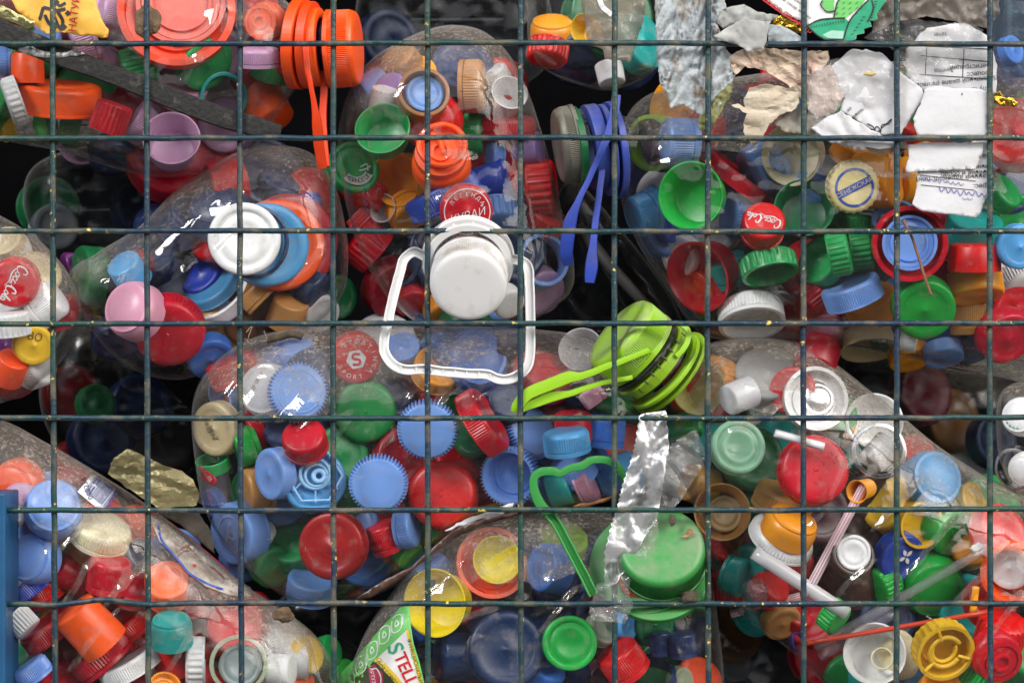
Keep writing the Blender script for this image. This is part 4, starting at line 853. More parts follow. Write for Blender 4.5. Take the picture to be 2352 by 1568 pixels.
fill('B4', [
 ('Ro', 'lime', 2, 2100, 960, 380, 190, 40, 10, 'dusty lime ring at the left end of the upper right bottle', {'h': .3}),
 ('L', 'plum', 2, 2180, 1010, 300, 190, 40, 18, 'dim brownish lid inside the dusty lime ring'),
 ('S', 'lblue', 3, 40, 950, 310, 180, 76, 3, 'light blue ribbed cap right of the lime ring', {'h': .7}),
 ('L', 'red', 3, 170, 850, 300, 150, 50, 5, 'dark red cap under the frayed olive fibre'),
 ('L', 'red', 3, 400, 1170, 640, 52, 80, 6, 'wide red lid on edge running diagonally', {'h': .16}),
 ('S', 'lblue', 3, 600, 1120, 350, 215, 76, 2, 'light blue cap beside the cream open cap', {'h': .6}),
 ('Co', 'cream', 3, 790, 1040, 400, 200, 26, 1, 'big cream open cap under the tan leaf-shaped scrap', {'h': .62}),
 ('K', 'custard', 3, 1215, 1258, 350, -60, 10, 0, 'cream cap with blue ring and lettered band', {'ref': 'senezh', 'h': .3}),
 ('L', 'amber', 3, 1370, 1210, 380, 0, 60, 6, 'amber lid behind the cream lettered cap', {'h': .7}),
 ('T', 'amber', 3, 1570, 1210, 330, 190, 60, 8, 'amber cap between the cream lettered cap and the torn note'),
 ('S', 'amber', 3, 1200, 1020, 280, 60, 60, 10, 'amber cap just under the folded paper edge'),
 ('Co', 'bgreen', 3, 115, 1310, 440, 178, 24, 0, 'large open green cap at the left of the upper right bottle', {'h': .5}),
 ('S', 'lblue', 3, 430, 1430, 330, 175, 74, 7, 'pale grey blue ribbed skirt beside the large open green cap', {'h': .45, 'squash': 1}),
 ('S', 'red', 3, 610, 1470, 290, 90, 28, 0, 'red cap with white script lettering turned upside down', {'ref': 'coke2', 'h': .6}),
 ('Co', 'dgreen', 3, 880, 1390, 390, 100, 20, 0, 'dark green open cap below the big cream open cap', {'h': .4}),
 ('S', 'cyan', 2, 2060, 1440, 280, 200, 70, 2, 'cyan cap at the left end of the upper right bottle', {'h': .6}),
 ('S', 'cyan', 2, 2130, 1370, 240, 30, 76, 5, 'smaller cyan cap touching the large open green cap', {'h': .7}),
 ('L', 'royal', 2, 2260, 1520, 220, 0, 50, 10, 'royal blue cap under the cyan ones at the left'),
 ('Lo', 'red', 6, 1590, 145, 500, -90, 6, 0, 'red ring lid holding a light blue lid, crossed by a stem', {'h': .25, 'ref': 'rring'}),
 ('Fo', 'lblue', 6, 1587, 140, 372, -90, 6, 1.5, 'light blue lid inside the red ring lid, with stepped rings', {'h': .14, 'into': 'rring'}),
 ('R', 'lblue', 3, 1480, 1450, 300, 110, 40, 6, 'light blue ring edge above the red ring lid'),
 ('L', 'teal', 3, 2030, 1460, 380, 80, 58, 2, 'teal cap under the torn note', {'h': .6}),
 ('L', 'cyan', 6, 2330, 170, 300, -60, 10, 0, 'light blue cap with faint dotted print at the right edge'),
 ('L', 'red', 3, 2290, 880, 480, 150, 30, 4, 'large red cap at the right edge beside the blank card'),
 ('Ro', 'red', 3, 2150, 1010, 300, 170, 40, 10, 'red ring behind the right wire, beside the torn note'),
 ('K', 'green', 6, 1115, 215, 290, 12, 80, 0, 'left of the two green coarse ribbed caps side by side', {'h': .5}),
 ('K', 'green', 6, 1262, 180, 290, 8, 82, 1, 'right of the two green coarse ribbed caps side by side', {'h': .5}),
 ('L', 'green', 6, 960, 250, 330, 160, 50, 2, 'smooth green lid left of the two ribbed green caps'),
 ('K', 'green', 6, 1240, 20, 190, 90, 80, 5, 'small green ribbed cap above the two ribbed green caps', {'h': .7}),
 ('Ko', 'green', 6, 640, 290, 375, -80, 68, 0, 'green coarse ribbed cap with its opening facing down', {'h': .38}),
 ('S', 'teal', 6, 385, 320, 260, 120, 78, 4, 'teal ribbed cap left of the upturned green cap', {'h': .7}),
 ('Co', 'red', 6, 160, 370, 470, 205, 42, 1, 'large red cap with a translucent orange inside, left end', {'h': .5}),
 ('L', 'orange', 6, 130, 480, 330, 205, 46, 12, 'orange lid low at the left end of the upper right bottle'),
 ('So', 'white', 6, 520, 620, 440, -85, 60, 0, 'white ribbed cap with its opening facing down', {'h': .36}),
 ('N', 'clear', 6, 760, 400, 300, 20, 50, 4, 'clear plastic ring between the green and the white ribbed cap'),
 ('K', 'red', 6, 950, 480, 220, 40, 80, 3, 'small red ribbed cap behind the clear ring', {'h': .6}),
 ('L', 'red', 6, 1010, 610, 340, -70, 50, 6, 'red lid right of the white ribbed cap'),
 ('S', 'pink', 6, 1000, 745, 300, -80, 64, 5, 'pale pink cap at the bottom edge of the upper right bottle'),
 ('W', 'lblue', 6, 1200, 470, 400, 112, 78, 1, 'light blue ribbed cap over the yellow lid', {'h': .36}),
 ('L', 'amber', 6, 1330, 560, 370, 118, 62, 4, 'amber lid tilted below the light blue ribbed cap', {'h': .4}),
 ('L', 'bgreen', 6, 1690, 595, 420, -90, 20, 0, 'smooth green cap below the red ring lid'),
 ('T', 'red', 6, 2020, 235, 360, 90, 84, 1, 'plain red cylinder cap right of the red ring lid', {'h': .5}),
 ('L', 'amber', 6, 2020, 430, 390, -85, 72, 2, 'amber lid directly under the plain red cylinder cap', {'h': .4}),
 ('S', 'tan', 6, 1990, 620, 260, 92, 86, 3, 'tan fine ribbed cap hanging below the amber lid', {'h': 1.0, 'squash': .52}),
 ('L', 'navy', 6, 2180, 480, 320, 30, 50, 8, 'navy lid right of the tan ribbed cap'),
 ('L', 'red', 6, 2300, 560, 330, 120, 40, 4, 'bright red cap at the right edge above a darker one'),
 ('L', 'red', 6, 2250, 790, 380, -60, 34, 2, 'large red lid at the lower right of the upper right bottle'),
 ('Co', 'beige', 6, 1310, 790, 380, -85, 66, 2, 'dusty beige cup with its opening facing down', {'h': .4}),
 ('S', 'white', 6, 1575, 800, 130, -10, 82, 2, 'small white ribbed cap right of the beige cup', {'h': .9}),
 ('L', 'lblue', 6, 1810, 880, 270, -85, 60, 4, 'light blue cap at the bottom edge under the green cap'),
 ('L', 'navy', 6, 2030, 850, 320, -70, 50, 8, 'navy lid at the bottom edge, right of the light blue cap'),
 ('L', 'amber', 6, 1580, 900, 280, -80, 60, 9, 'dull amber cap at the bottom edge behind the small white cap'),
 ('L', 'dgreen', 6, 1440, 740, 240, 0, 50, 10, 'dark green cap between the beige cup and the green cap'),
 ('L', 'blue', 6, 1740, 740, 320, 0, 20, 18, 'dark blue lid behind the smooth green cap'),
 ('L', 'lblue', 3, 980, 1220, 300, 60, 50, 12, 'light blue lid between the dark green and cream lettered caps'),
 ('L', 'white', 6, 30, 230, 280, 190, 40, 12, 'greyish white lid behind the left end wire crossing'),
 ('S', 'dred', 6, 800, 620, 260, 60, 50, 10, 'dark red cap right beside the white ribbed cap'),
 ('L', 'dgreen', 3, 330, 1300, 380, 170, 50, 16, 'dark green lid behind the pale ribbed skirt'),
 ('L', 'dred', 6, 1770, 330, 260, 40, 40, 14, 'dark red lid below the red ring lid'),
 ('L', 'navy', 3, 2260, 470, 320, 40, 40, 16, 'navy lid right of the printed form'),
 ('S', 'green', 3, 2250, 1270, 260, 40, 50, 8, 'dull green cap above the teal cap at the right'),
])
fill('B5', [
 ('F', 'white', 4, 1640, 112, 490, 0, 8, -3, 'big white lid with stepped rings in the left bottle', {'h': .12}),
 ('N', 'navy', 4, 1690, 130, 500, 0, 12, 0.1, 'dark blue ring just behind the big white lid', {'h': .1}),
 ('L', 'cyan', 4, 1810, 150, 560, 0, 20, 0.2, 'light blue lid stacked behind the big white lid', {'h': .2}),
 ('L', 'orange', 4, 1890, 150, 610, 0, 20, 0.3, 'orange lid stacked behind the light blue one', {'h': .2}),
 ('L', 'red', 4, 1975, 130, 640, 0, 24, 0.4, 'red lid hindmost in the stack behind the big white lid', {'h': .2}),
 ('S', 'royal', 1, 2010, 1400, 300, 100, 78, 4, 'royal blue ribbed cap above the stacked lids', {'h': .6}),
 ('S', 'tan', 4, 1740, 470, 300, 135, 86, 2, 'tan ribbed cap leaning under the big white lid', {'h': .42}),
 ('L', 'tan', 4, 1500, 790, 470, -60, 40, 10, 'large tan lid low in the left bottle'),
 ('T', 'tan', 4, 1930, 600, 260, 70, 60, 6, 'tan cylinder right of the leaning tan cap'),
 ('Lo', 'white', 4, 1450, 470, 480, 125, 52, 2, 'white rimmed lid with a blue lid inside', {'h': .22, 'ref': 'wrim'}),
 ('L', 'cyan', 4, 1400, 400, 390, 125, 52, 4, 'blue lid lying inside the white rimmed lid', {'h': .2, 'into': 'wrim'}),
 ('D', 'navy', 4, 1200, 400, 520, 60, 24, 10, 'large navy domed lid left of the big white lid'),
 ('L', 'navy', 4, 980, 180, 460, 100, 40, 12, 'dusty navy lid in the upper part of the left bottle'),
 ('T', 'cyan', 4, 820, 270, 250, 120, 50, 2, 'light blue cap near the top of the left bottle'),
 ('D', 'pink', 4, 830, 560, 400, 150, 30, 0, 'pink domed lid with a tall highlight'),
 ('L', 'dgreen', 4, 590, 370, 420, 175, 60, 3, 'dark green lid at the left end of the left bottle'),
 ('S', 'red', 4, 1120, 760, 480, -90, 24, 0, 'large red cap at the bottom of the left bottle', {'h': .34}),
 ('S', 'red', 4, 1210, 560, 240, 90, 70, 8, 'small red cap peeking out above the large red cap'),
 ('L', 'white', 4, 2170, 620, 260, -30, 40, 6, 'dim white cap at the right end of the left bottle'),
 ('L', 'dgreen', 4, 2280, 500, 300, 0, 40, 10, 'dim dark green cap at the right end of the left bottle'),
 ('L', 'navy', 4, 780, 820, 330, -80, 50, 10, 'navy lid under the pink domed lid'),
 ('L', 'blue', 4, 1420, 930, 320, -60, 40, 8, 'dim blue lid at the lower right of the large red cap'),
 ('L', 'navy', 1, 1800, 1150, 520, 40, 30, 16, 'navy lid in the dusty top of the left bottle'),
 ('S', 'dred', 4, 930, 230, 180, 100, 50, 6, 'dim red cap beside the light blue cap, left bottle'),
 ('L', 'brown', 4, 1700, 640, 420, -40, 40, 18, 'brown lid behind the leaning tan cap'),
 ('D', 'navy', 1, 1450, 1330, 420, 100, 40, 6, 'navy domed lid under the dusty shoulder left of the big white lid'),
 ('S', 'navy', 1, 1900, 1180, 300, 60, 50, 4, 'navy ribbed cap in the dusty shoulder above the royal blue cap'),
 ('L', 'royal', 4, 1330, 330, 330, 130, 40, 5, 'royal blue lid between the navy dome and the big white lid'),
 ('S', 'violet', 4, 460, 290, 170, 180, 60, 4, 'violet cap at the left tip of the left bottle'),
 ('L', 'dred', 1, 2180, 1450, 240, 20, 50, 10, 'dark red lid at the right end above the stacked lids'),
])
fill('B6', [
 ('S', 'red', 4, 88, 410, 330, -60, 8, 0, 'red cap with white script at the far left edge', {'ref': 'coke1', 'h': .5}),
 ('S', 'white', 4, 310, 550, 270, 35, 78, 1, 'smooth white cap right of the red scripted cap', {'h': .75}),
 ('K', 'white', 4, 70, 680, 260, 95, 80, 0, 'white fluted cap under the red scripted cap', {'h': .6}),
 ('L', 'yellow', 4, 230, 830, 270, -30, 25, 1, 'yellow cap with two dark outlined letters', {'ref': 'bo'}),
 ('T', 'orange', 4, 70, 980, 230, 60, 60, 1, 'orange cap at the bottom of the far left bottle', {'h': .8}),
 ('L', 'violet', 4, 30, 830, 220, 180, 30, 5, 'violet cap beside the yellow lettered cap'),
 ('S', 'white', 4, 215, 1000, 140, -60, 50, 3, 'small dim white cap under the yellow lettered cap'),
 ('L', 'beige', 4, 30, 120, 240, 120, 40, 3, 'dusty beige cap at the top of the far left bottle'),
 ('S', 'dred', 4, 470, 560, 150, 0, 60, 2, 'small dark red cap at the tip of the far left bottle'),
 ('L', 'dred', 4, 100, 1060, 330, -60, 40, 10, 'dark red lid at the very bottom of the far left bottle'),
 ('L', 'beige', 4, 260, 330, 330, 50, 40, 14, 'pale dusty lid behind the red scripted cap'),
])
fill('B7', [
 ('S', 'red', 4, 1510, 1010, 230, 110, 74, 1, 'red ribbed cap at the upper left of the middle heap', {'h': .7}),
 ('D', 'milk', 4, 1750, 1110, 380, 150, 20, 1, 'dusty milky cap with a faint date, beside the blue toothed cap', {'ref': 'date'}),
 ('G', 'lblue', 4, 2005, 1135, 395, 30, 12, 0, 'light blue toothed cap with two lines of raised lettering', {'ref': 'istok'}),
 ('R', 'lblue', 4, 1470, 1170, 260, 200, 50, 2, 'light blue curved band at the left end of the middle heap', {'h': .5}),
 ('L', 'beige', 4, 1425, 1390, 370, 190, 34, 0, 'beige lid with black printed marks at the left end', {'ref': 'beige', 'h': .25}),
 ('L', 'dred', 4, 1630, 1270, 300, 170, 40, 6, 'dark red cap behind the beige printed lid'),
 ('L', 'red', 4, 1690, 1420, 260, 200, 60, 4, 'red lid edge right of the beige printed lid'),
 ('S', 'bgreen', 4, 1650, 1500, 260, 200, 76, 3, 'green ribbed cap below the red lid edge', {'h': .6}),
 ('S', 'red', 4, 2030, 1420, 300, 100, 40, 0, 'red cap under a white glare, below the lettered toothed cap', {'h': .5}),
 ('F', 'cyan', 7, 2110, 210, 430, 60, 14, 2, 'blue lid under the light blue hexagon spout', {'ref': 'hex'}),
 ('L', 'lblue', 7, 1800, 170, 350, 185, 50, 1, 'light blue oval lid left of the hexagon spout', {'h': .3}),
 ('S', 'red', 5, 135, 920, 345, -40, 10, 0, 'red cap with a white shield emblem and lettering round it', {'ref': 'sport'}),
 ('S', 'green', 5, 200, 1270, 425, 10, 10, 0, 'large dusty green cap under the emblem cap', {'h': .3}),
 ('L', 'navy', 5, 400, 1120, 380, 60, 24, 8, 'navy cap with faint letters between the green and red caps', {'ref': 'navyt'}),
 ('G', 'lblue', 5, 612, 1405, 395, -90, 10, 0, 'plain light blue toothed cap left of the long red cap'),
 ('L', 'amber', 5, 690, 960, 330, 60, 40, 3, 'amber cap behind the bottom bar of the white handle'),
 ('L', 'red', 5, 530, 1070, 400, 200, 40, 6, 'large red cap left of the amber cap behind the handle'),
 ('D', 'blue', 5, 960, 890, 440, 60, 20, 2, 'dusty blue cap framed by the white handle'),
 ('G', 'lblue', 5, 930, 1060, 300, -90, 60, 7, 'light blue toothed cap edge under the handle bar'),
 ('L', 'lblue', 5, 440, 830, 250, 100, 40, 4, 'dusty light blue cap inside the left corner of the handle'),
 ('W', 'red', 5, 985, 1340, 470, 32, 80, 0, 'long red ribbed cap on edge below the white handle', {'h': .30}),
 ('L', 'dgreen', 5, 900, 1430, 320, 190, 30, 5, 'dark green cap behind the long red cap'),
 ('S', 'navy', 5, 1160, 1190, 290, 60, 30, 3, 'navy cap at the tip of the lime handle'),
 ('L', 'cyan', 5, 1050, 1150, 260, 140, 50, 6, 'light blue cap left of the navy cap by the lime handle'),
 ('Co', 'milk', 5, 1640, 850, 290, 120, 24, 1, 'dusty milky cup left of the lime cap', {'h': .5}),
 ('S', 'red', 5, 1430, 990, 330, 80, 40, 4, 'red cap behind the lime handle'),
 ('S', 'pink', 5, 1720, 1170, 120, 215, 84, 0, 'small pale pink ribbed tube cap under the lime handle', {'h': 1.3}),
 ('T', 'red', 5, 1590, 1370, 260, 90, 76, 2, 'red cap above the light blue one, middle heap right', {'h': .7}),
 ('S', 'cyan', 5, 1545, 1470, 310, 98, 78, 0, 'bright light blue cap on its side, above the green handle', {'h': .5}),
 ('S', 'blue', 5, 1800, 1400, 270, 85, 84, 2, 'blue ribbed cap right of the bright light blue one', {'h': .75}),
 ('G', 'lblue', 5, 1330, 1390, 370, 30, 40, 3, 'light blue toothed cap half behind the vertical wire'),
 ('G', 'lblue', 8, 280, 245, 385, -90, 8, 0, 'light blue toothed cap left of the big red date cap'),
 ('S', 'red', 8, 705, 300, 460, 120, 12, 0, 'big red cap with dark date print in the middle', {'ref': 'datecap', 'h': .35}),
 ('Go', 'lblue', 8, 1150, 190, 380, 200, 20, 0, 'light blue toothed cap showing its dark blue inside', {'h': .4}),
 ('L', 'lblue', 8, 1390, 250, 290, 20, 30, 3, 'light blue cap behind the left side of the green handle'),
 ('T', 'teal', 8, 1510, 265, 250, 20, 76, 2, 'teal cap inside the green handle', {'h': .6}),
 ('S', 'pink', 8, 1675, 235, 290, 25, 78, 1, 'pink ribbed cap inside the green handle', {'h': .36}),
 ('L', 'cyan', 8, 1830, 200, 280, 200, 50, 2, 'blue cap inside the green handle at its right', {'h': .7}),
 ('L', 'blue', 8, 1780, 20, 280, 40, 60, 6, 'royal blue cap above the bend of the green handle'),
 ('L', 'dred', 7, 2215, 650, 455, 170, 12, 0, 'large dark red smooth cap at the lower left of the heap', {'h': .3}),
 ('S', 'red', 8, 330, 590, 230, 110, 78, 1, 'small red ribbed cap right of the dark red smooth one', {'h': .85}),
 ('S', 'lblue', 8, 475, 535, 260, 10, 72, 0, 'light blue ribbed cap standing between two red caps', {'h': .45}),
 ('L', 'dred', 8, 1010, 330, 360, -40, 40, 6, 'dark red lid right of the big red date cap'),
 ('L', 'tan', 8, 1590, 340, 200, -60, 60, 6, 'orange brown cap under the pink ribbed cap'),
 ('S', 'tan', 7, 1730, 260, 290, 190, 70, 3, 'orange brown ribbed cap under the light blue oval lid', {'h': .6}),
 ('R', 'green', 7, 1430, 100, 230, 100, 66, 1, 'green band around a small clear cup at the left end', {'h': .35}),
 ('C', 'clear', 7, 1440, 230, 240, 95, 72, 2, 'small clear cup with a red lettered label', {'ref': 'water', 'h': .9}),
 ('L', 'lblue', 7, 1545, 570, 420, 190, 42, 0, 'light blue cap with a raised round emblem', {'ref': 'emb', 'h': .4}),
 ('L', 'lblue', 7, 1660, 760, 320, -40, 40, 5, 'light blue cap under the round emblem cap'),
 ('L', 'white', 7, 1765, 530, 190, 60, 50, 2, 'crushed white cap right of the round emblem cap'),
 ('L', 'green', 7, 1850, 800, 300, -30, 40, 3, 'green cap under crinkled film, lower left of the heap'),
 ('L', 'green', 7, 1960, 620, 330, 100, 40, 6, 'upper green cap beside the dark red smooth cap'),
 ('W', 'lblue', 7, 2090, 920, 330, 80, 64, 1, 'light blue cap under the dark red smooth cap', {'h': .45}),
 ('L', 'blue', 7, 1410, 370, 200, 200, 50, 4, 'blue cap edge at the left end under the red label'),
 ('L', 'bgreen', 8, 480, 700, 210, -40, 60, 5, 'yellow green cap at the lower edge below the red caps'),
 ('L', 'orange', 8, 400, 680, 200, -60, 60, 6, 'orange cap under the small red ribbed one'),
 ('L', 'dgreen', 8, 60, 330, 300, 0, 20, 12, 'dark green lid between the hexagon spout and toothed cap'),
 ('L', 'red', 5, 1330, 980, 300, 60, 30, 14, 'dull red lid deep behind the lime handle tip'),
 ('L', 'dred', 8, 480, 60, 420, 20, 20, 16, 'dark red lid behind the toothed caps in the centre'),
 ('L', 'white', 5, 330, 760, 420, 80, 40, 14, 'dusty white lid at the top of the middle heap'),
 ('L', 'navy', 5, 1100, 1420, 300, 30, 30, 12, 'navy lid between the long red cap and the toothed cap'),
 ('L', 'green', 5, 30, 1560, 400, 30, 20, 16, 'green lid low behind the large dusty green cap'),
])
fill('B8', [
 ('D', 'lblue', 7, 360, 370, 400, 60, 20, 0, 'pale blue dusty domed cap near the barcode sticker'),
 ('D', 'lblue', 7, 170, 720, 350, 150, 25, 0, 'light blue domed cap at the left under the pale dusty one'),
 ('W', 'royal', 7, 215, 890, 390, 130, 80, 1, 'royal blue cap on edge under the light blue domed cap', {'h': .3}),
 ('S', 'white', 7, 105, 420, 150, 60, 50, 3, 'small white cap at the left edge by the blue post'),
 ('S', 'cream', 7, 680, 560, 400, 68, 66, 0, 'dusty cream ribbed cap under the barcode sticker', {'h': .35}),
 ('T', 'tan', 7, 590, 660, 330, 68, 76, 4, 'tan cap joined to the dusty cream one'),
 ('S', 'red', 7, 730, 840, 280, 80, 76, 1, 'dusty red ribbed cap under the cream cap', {'h': .8}),
 ('T', 'red', 7, 480, 840, 230, 145, 66, 1, 'plain red cap left of the dusty red ribbed one', {'h': 1.}),
 ('S', 'red', 7, 300, 960, 260, 120, 80, 3, 'red ribbed cap right of the royal blue cap on edge', {'h': .5}),
 ('L', 'red', 7, 900, 900, 300, 60, 40, 4, 'dusty red lid left of the dusty orange cap'),
 ('L', 'orange', 7, 1120, 870, 300, 80, 36, 1, 'dusty orange cap below the muddy old label', {'h': .7}),
 ('S', 'red', 7, 1310, 1000, 190, 95, 84, 1, 'dusty red ribbed cap right of the dusty orange cap', {'h': 1.2}),
 ('T', 'orange', 7, 600, 1190, 340, 130, 76, 0, 'bright orange oblong cap in the lower left bottle', {'h': 1.0}),
 ('S', 'red', 7, 680, 1380, 430, 130, 82, 0, 'long red ribbed cap under the bright orange one', {'h': .36}),
 ('S', 'red', 7, 905, 1180, 310, 130, 84, 1, 'red ribbed cap left of the teal cap', {'h': .42}),
 ('W', 'red', 7, 340, 1200, 430, 125, 80, 2, 'red lid on edge left of the bright orange cap', {'h': .3}),
 ('S', 'red', 7, 1580, 1170, 400, 60, 20, 1, 'dusty large red cap above the pale green ring'),
 ('D', 'teal', 7, 1150, 1210, 280, 90, 66, 0, 'teal domed cap in the lower left bottle', {'h': .75}),
 ('W', 'white', 7, 870, 1450, 430, 118, 82, 0, 'white ribbed cap on edge below the teal cap', {'h': .28}),
 ('T', 'red', 7, 1150, 1420, 230, 100, 80, 1, 'red cap between two white ribbed caps', {'h': .9}),
 ('K', 'white', 7, 1310, 1430, 340, 180, 84, 0, 'white ribbed cap standing beside the pale green ring', {'h': .38}),
 ('Ro', 'celadon', 7, 1600, 1440, 390, 60, 10, 0, 'pale green open ring at the bottom left', {'h': .3, 'ref': 'pgr'}),
 ('F', 'slate', 7, 1610, 1450, 290, 60, 10, 6, 'dull bluish disc seen through the pale green ring', {'h': .2, 'into': 'pgr'}),
 ('T', 'white', 7, 1890, 1480, 220, 0, 74, 0, 'white cap right of the pale green ring', {'h': .7}),
 ('C', 'milk', 7, 1970, 1430, 240, 185, 70, 5, 'milky cup behind the white cap at the bottom'),
 ('K', 'white', 7, 150, 1160, 190, -45, 84, 0, 'greyish white ribbed cap beside the blue post', {'h': .8}),
 ('L', 'dgreen', 7, 160, 1350, 330, 130, 40, 2, 'dark green cap at the lower left by the blue post'),
 ('S', 'lblue', 7, 215, 1490, 260, 125, 82, 0, 'light blue ribbed cap at the bottom left corner', {'h': .5}),
 ('L', 'red', 7, 450, 1560, 360, 60, 50, 2, 'red lid at the bottom edge under the long red cap'),
 ('Go', 'amber', 7, 1110, 1590, 220, 60, 40, 0, 'amber toothed cap at the bottom edge'),
 ('L', 'amber', 7, 290, 1150, 200, 120, 60, 7, 'amber cap behind the greyish white ribbed cap'),
 ('L', 'red', 7, 980, 1530, 330, 100, 60, 4, 'orange red lid edge under the white ribbed cap on edge'),
 ('L', 'red', 7, 900, 1000, 520, 50, 30, 14, 'red lid deep behind the bright orange cap'),
 ('L', 'dred', 7, 1380, 1150, 460, 60, 30, 14, 'dull red lid deep behind the dusty large red cap'),
 ('S', 'navy', 7, 950, 690, 220, 60, 40, 5, 'dusty dark blue cap beside the second vertical wire'),
 ('L', 'dred', 7, 560, 980, 420, 120, 40, 12, 'dark red lid under the plain red cap'),
 ('L', 'teal', 7, 320, 650, 200, 40, 50, 10, 'dull teal lid between the two pale blue domes'),
 ('L', 'lilac', 7, 150, 330, 260, 60, 40, 12, 'dusty pinkish lid in the grime at the left'),
 ('L', 'teal', 7, 980, 1310, 220, 120, 50, 8, 'pale teal lid left of the teal domed cap'),
 ('L', 'navy', 7, 1830, 1300, 330, 60, 40, 10, 'dark lid under the mud patch at the right shoulder'),
 ('L', 'dred', 7, 620, 1600, 400, 60, 50, 12, 'dark red lid at the bottom edge, behind'),
 ('S', 'red', 7, 460, 1110, 250, 125, 78, 4, 'red ribbed cap above the bright orange oblong cap', {'h': .5}),
 ('S', 'red', 7, 880, 1330, 220, 130, 80, 3, 'red ribbed cap squeezed between the teal and the white cap', {'h': .5}),
 ('K', 'red', 7, 1370, 1300, 230, 70, 66, 3, 'dusty red ribbed cap above the white standing cap'),
 ('S', 'red', 7, 1720, 1090, 260, 30, 60, 3, 'dusty red cap at the edge under the muddy old label'),
 ('L', 'lblue', 7, 300, 520, 320, 40, 30, 14, 'bluish lid behind the pale blue dome'),
])
